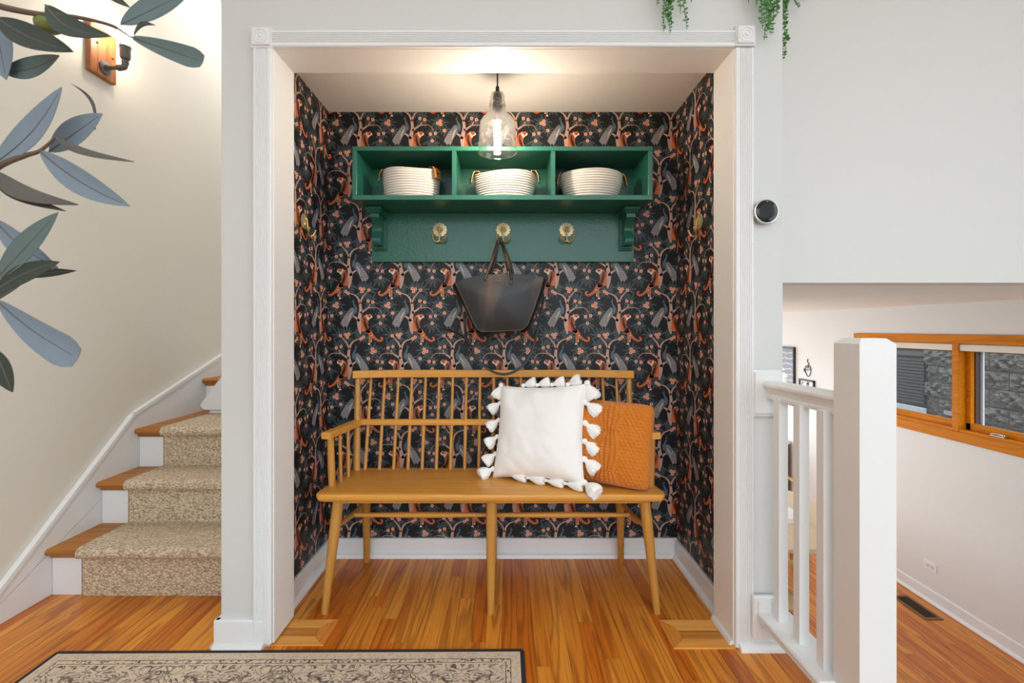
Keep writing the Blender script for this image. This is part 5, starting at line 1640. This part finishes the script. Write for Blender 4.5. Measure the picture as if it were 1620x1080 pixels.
leaf((190, 40), (302, -14), 40, 'leaf_teal', D1=LD+.02)
leaf((206, 58), (321, 98), 32, 'leaf_teal', D1=LD-.02, blunt=True)
leaf((212, 55), (246, 40), 8, 'leaf_green', curve=-0.25)
leaf((-10, 20), (10, 126), 50, 'leaf_blue', D0=LD+.03)
leaf((4, 114), (94, 88), 34, 'leaf_teal', D0=LD+.04, curve=0.08)
leaf((-12, 262), (98, 138), 42, 'leaf_blue', curve=0.07)
leaf((78, 240), (162, 180), 42, 'leaf_blue', D0=LD+.03)
leaf((88, 218), (212, 256), 12, 'leaf_brown', curve=0.13, roll=0.9)
leaf((62, 238), (205, 326), 38, 'leaf_blue', D1=LD-.02, curve=0.04)
leaf((150, 205), (112, 132), 5, 'leaf_brown', D0=LD+.05, curve=0.2)
leaf((-8, 270), (124, 324), 22, 'leaf_brown', curve=0.14, roll=0.7)
leaf((-8, 284), (104, 334), 13, 'leaf_brown', curve=0.10, roll=0.9)
leaf((-10, 346), (92, 424), 34, 'leaf_blue', D0=LD+.02, curve=0.06)
leaf((-6, 442), (92, 336), 38, 'leaf_teal', D0=LD-.02)
leaf((-10, 462), (94, 414), 30, 'leaf_green', D0=LD-.02, curve=-0.05)
leaf((20, 436), (121, 428), 14, 'leaf_green', D0=LD+.02)
leaf((-6, 474), (124, 566), 50, 'leaf_blue', D0=LD, D1=LD-.03, blunt=True, curve=0.03)
leaf((-8, 552), (20, 620), 34, 'leaf_green', D0=LD)
leaf((150, -22), (206, 12), 12, 'leaf_green', D0=LD+.03)
_rn = random.Random(21)
for k in range(26):                             # the part of the crown that stays left of the picture
    z_ = _rn.uniform(0.95, 1.75)
    p_ = Vector((_rn.uniform(-0.96, -0.82), OB.y+_rn.uniform(-0.08, 0.10), z_))
    d_ = Vector((_rn.uniform(-1, 0.25), _rn.uniform(-0.5, 0.6), _rn.uniform(-0.4, 0.7))).normalized()
    D_ = p_.y-CAMY; tip = p_+d_*0.085; D2_ = tip.y-CAMY
    leaf((VX+p_.x*F/D_, VY-(p_.z-EYE)*F/D_), (VX+tip.x*F/D2_, VY-(tip.z-EYE)*F/D2_), 30, _rn.choice(['leaf_blue', 'leaf_teal', 'leaf_green']), D0=D_, D1=D2_, curve=0.05)
    st_ = tr_(z_-0.05)
    MB().tube([st_, (st_+p_)/2+Vector((0, 0, 0.01)), p_], [0.0025, 0.0018, 0.0012], 6).build('twig', M['stem'], ol)
c = px(78, 38, LD+.01)
MB().sphere(tuple(c), 0.0125, 16, 1.35, 1.0, 0.95).build('olive', M['olive'], ol)

# ------------------------------------------------------------------ trailing plants on the wall top
def trailing(name, label, x_list, xc, yb_, ztop, seed, dense=1.0, step=1):
    rnd = random.Random(seed)
    t = thing(name, (xc, yb_+0.07, ztop), label, 'plant', 'trailing plants hanging from the wall top')
    MB().box(xc-0.10, xc+0.10, yb_+0.02, yb_+0.12, ztop, ztop+0.10, 0.006).build('planter', M['planter'], t)
    MB().box(xc-0.09, xc+0.09, yb_+0.03, yb_+0.11, ztop+0.095, ztop+0.103).build('soil', M['soil'], t)
    fol = MB(); stm = MB()
    for (x0, x1, zend, lsz, side) in x_list:
        pts = [(xc+(x0-xc)*0.4, yb_+0.06, ztop+0.10), (x0, yb_-0.01, ztop+0.11), (x0, yb_-0.035, ztop-0.02)]
        nseg = 6
        for k in range(1, nseg+1):
            s = k/nseg
            pts.append((x0+(x1-x0)*s**1.6+rnd.uniform(-.004, .004), yb_-0.03-rnd.uniform(0, .012), ztop-0.02+(zend-ztop+0.02)*s))
        s3 = spline(pts, 8)
        stm.tube(s3, [0.0022-0.0013*i/len(s3) for i in range(len(s3))], 5)
        for i in range(10, len(s3)-1, step):
            tang = (s3[i+1]-s3[i]).normalized()
            for rep in range(2 if rnd.random() < dense else 1):
                a = rnd.uniform(0, 2*math.pi)
                o_ = Vector((math.cos(a), -abs(math.sin(a))*0.8, rnd.uniform(-0.4, 0.35))).normalized()
                ln = lsz*rnd.uniform(0.6, 1.15)*(0.55+0.45*min(1, (len(s3)-i)/8))
                wv = ln*0.36
                sd = o_.cross(Vector((rnd.uniform(-.4, .4), -1, rnd.uniform(-.4, .4)))).normalized()
                nn = o_.cross(sd).normalized()
                p = s3[i]; q = p+o_*ln
                mid = p+o_*ln*0.45+nn*ln*0.12
                th_ = nn*0.0005
                vv = [p, mid+sd*wv, q, mid-sd*wv, mid+nn*ln*0.06]
                fol.add(vv, [(0, 1, 4), (1, 2, 4), (2, 3, 4), (3, 0, 4), (0, 3, 2, 1)])
    stm.build('stems', M['vinestem'], t)
    o = fol.build('leaves', M['vine'], t, fix=False); o['kind'] = 'stuff'
wtop = TOP-0.75
zz_ = lambda y, D: EYE+(VY-y)*D/F
xx_ = lambda x, D: (x-VX)*D/F
d = 1.525
trailing('trailing_plant', 'green trailing plant hanging above the alcove opening', [
    (xx_(1056, d), xx_(1058, d), zz_(54, d), 0.015, 0), (xx_(1060, d), xx_(1062, d), zz_(40, d), 0.015, 0), (xx_(1062, d), xx_(1086, d), zz_(48, d), 0.014, 0), (xx_(1052, d), xx_(1049, d), zz_(52, d), 0.013, 0),
    (xx_(1066, d), xx_(1076, d), zz_(22, d), 0.013, 0), (xx_(1072, d), xx_(1093, d), zz_(6, d), 0.012, 0), (xx_(1042, d), xx_(1038, d), zz_(10, d), 0.012, 0), (xx_(1054, d), xx_(1055, d), zz_(36, d), 0.016, 0)], xx_(1060, d), 0.0, wtop, 3)
trailing('trailing_plant', 'green trailing plant hanging beside the right corner block', [
    (xx_(1213, d), xx_(1207, d), zz_(64, d), 0.017, 0), (xx_(1216, d), xx_(1212, d), zz_(52, d), 0.018, 0), (xx_(1220, d), xx_(1217, d), zz_(58, d), 0.016, 0), (xx_(1211, d), xx_(1202, d), zz_(48, d), 0.016, 0),
    (xx_(1224, d), xx_(1229, d), zz_(24, d), 0.015, 0), (xx_(1200, d), xx_(1195, d), zz_(10, d), 0.012, 0), (xx_(1192, d), xx_(1183, d), zz_(6, d), 0.012, 0), (xx_(1218, d), xx_(1222, d), zz_(30, d), 0.018, 0)], xx_(1205, d), 0.0, wtop, 5)
d = 1.93
trailing('trailing_plant', 'thin green trailing strand hanging past the right wall edge', [
    (xx_(1238, d), xx_(1240, d), zz_(96, d), 0.021, 0), (xx_(1243, d), xx_(1245, d), zz_(34, d), 0.018, 0), (xx_(1240, d), xx_(1243, d), zz_(80, d), 0.020, 0), (xx_(1254, d), xx_(1264, d), zz_(12, d), 0.012, 0)], xx_(1248, d)+0.08, 0.415, TOP-0.75, 9, 0.3, 2)
# ledge that carries the third planter
struct('trim_5', MB().box(XR, XR+0.36, 0.36, 0.56, TOP-0.79, TOP-0.75, 0.003), M['trim'])
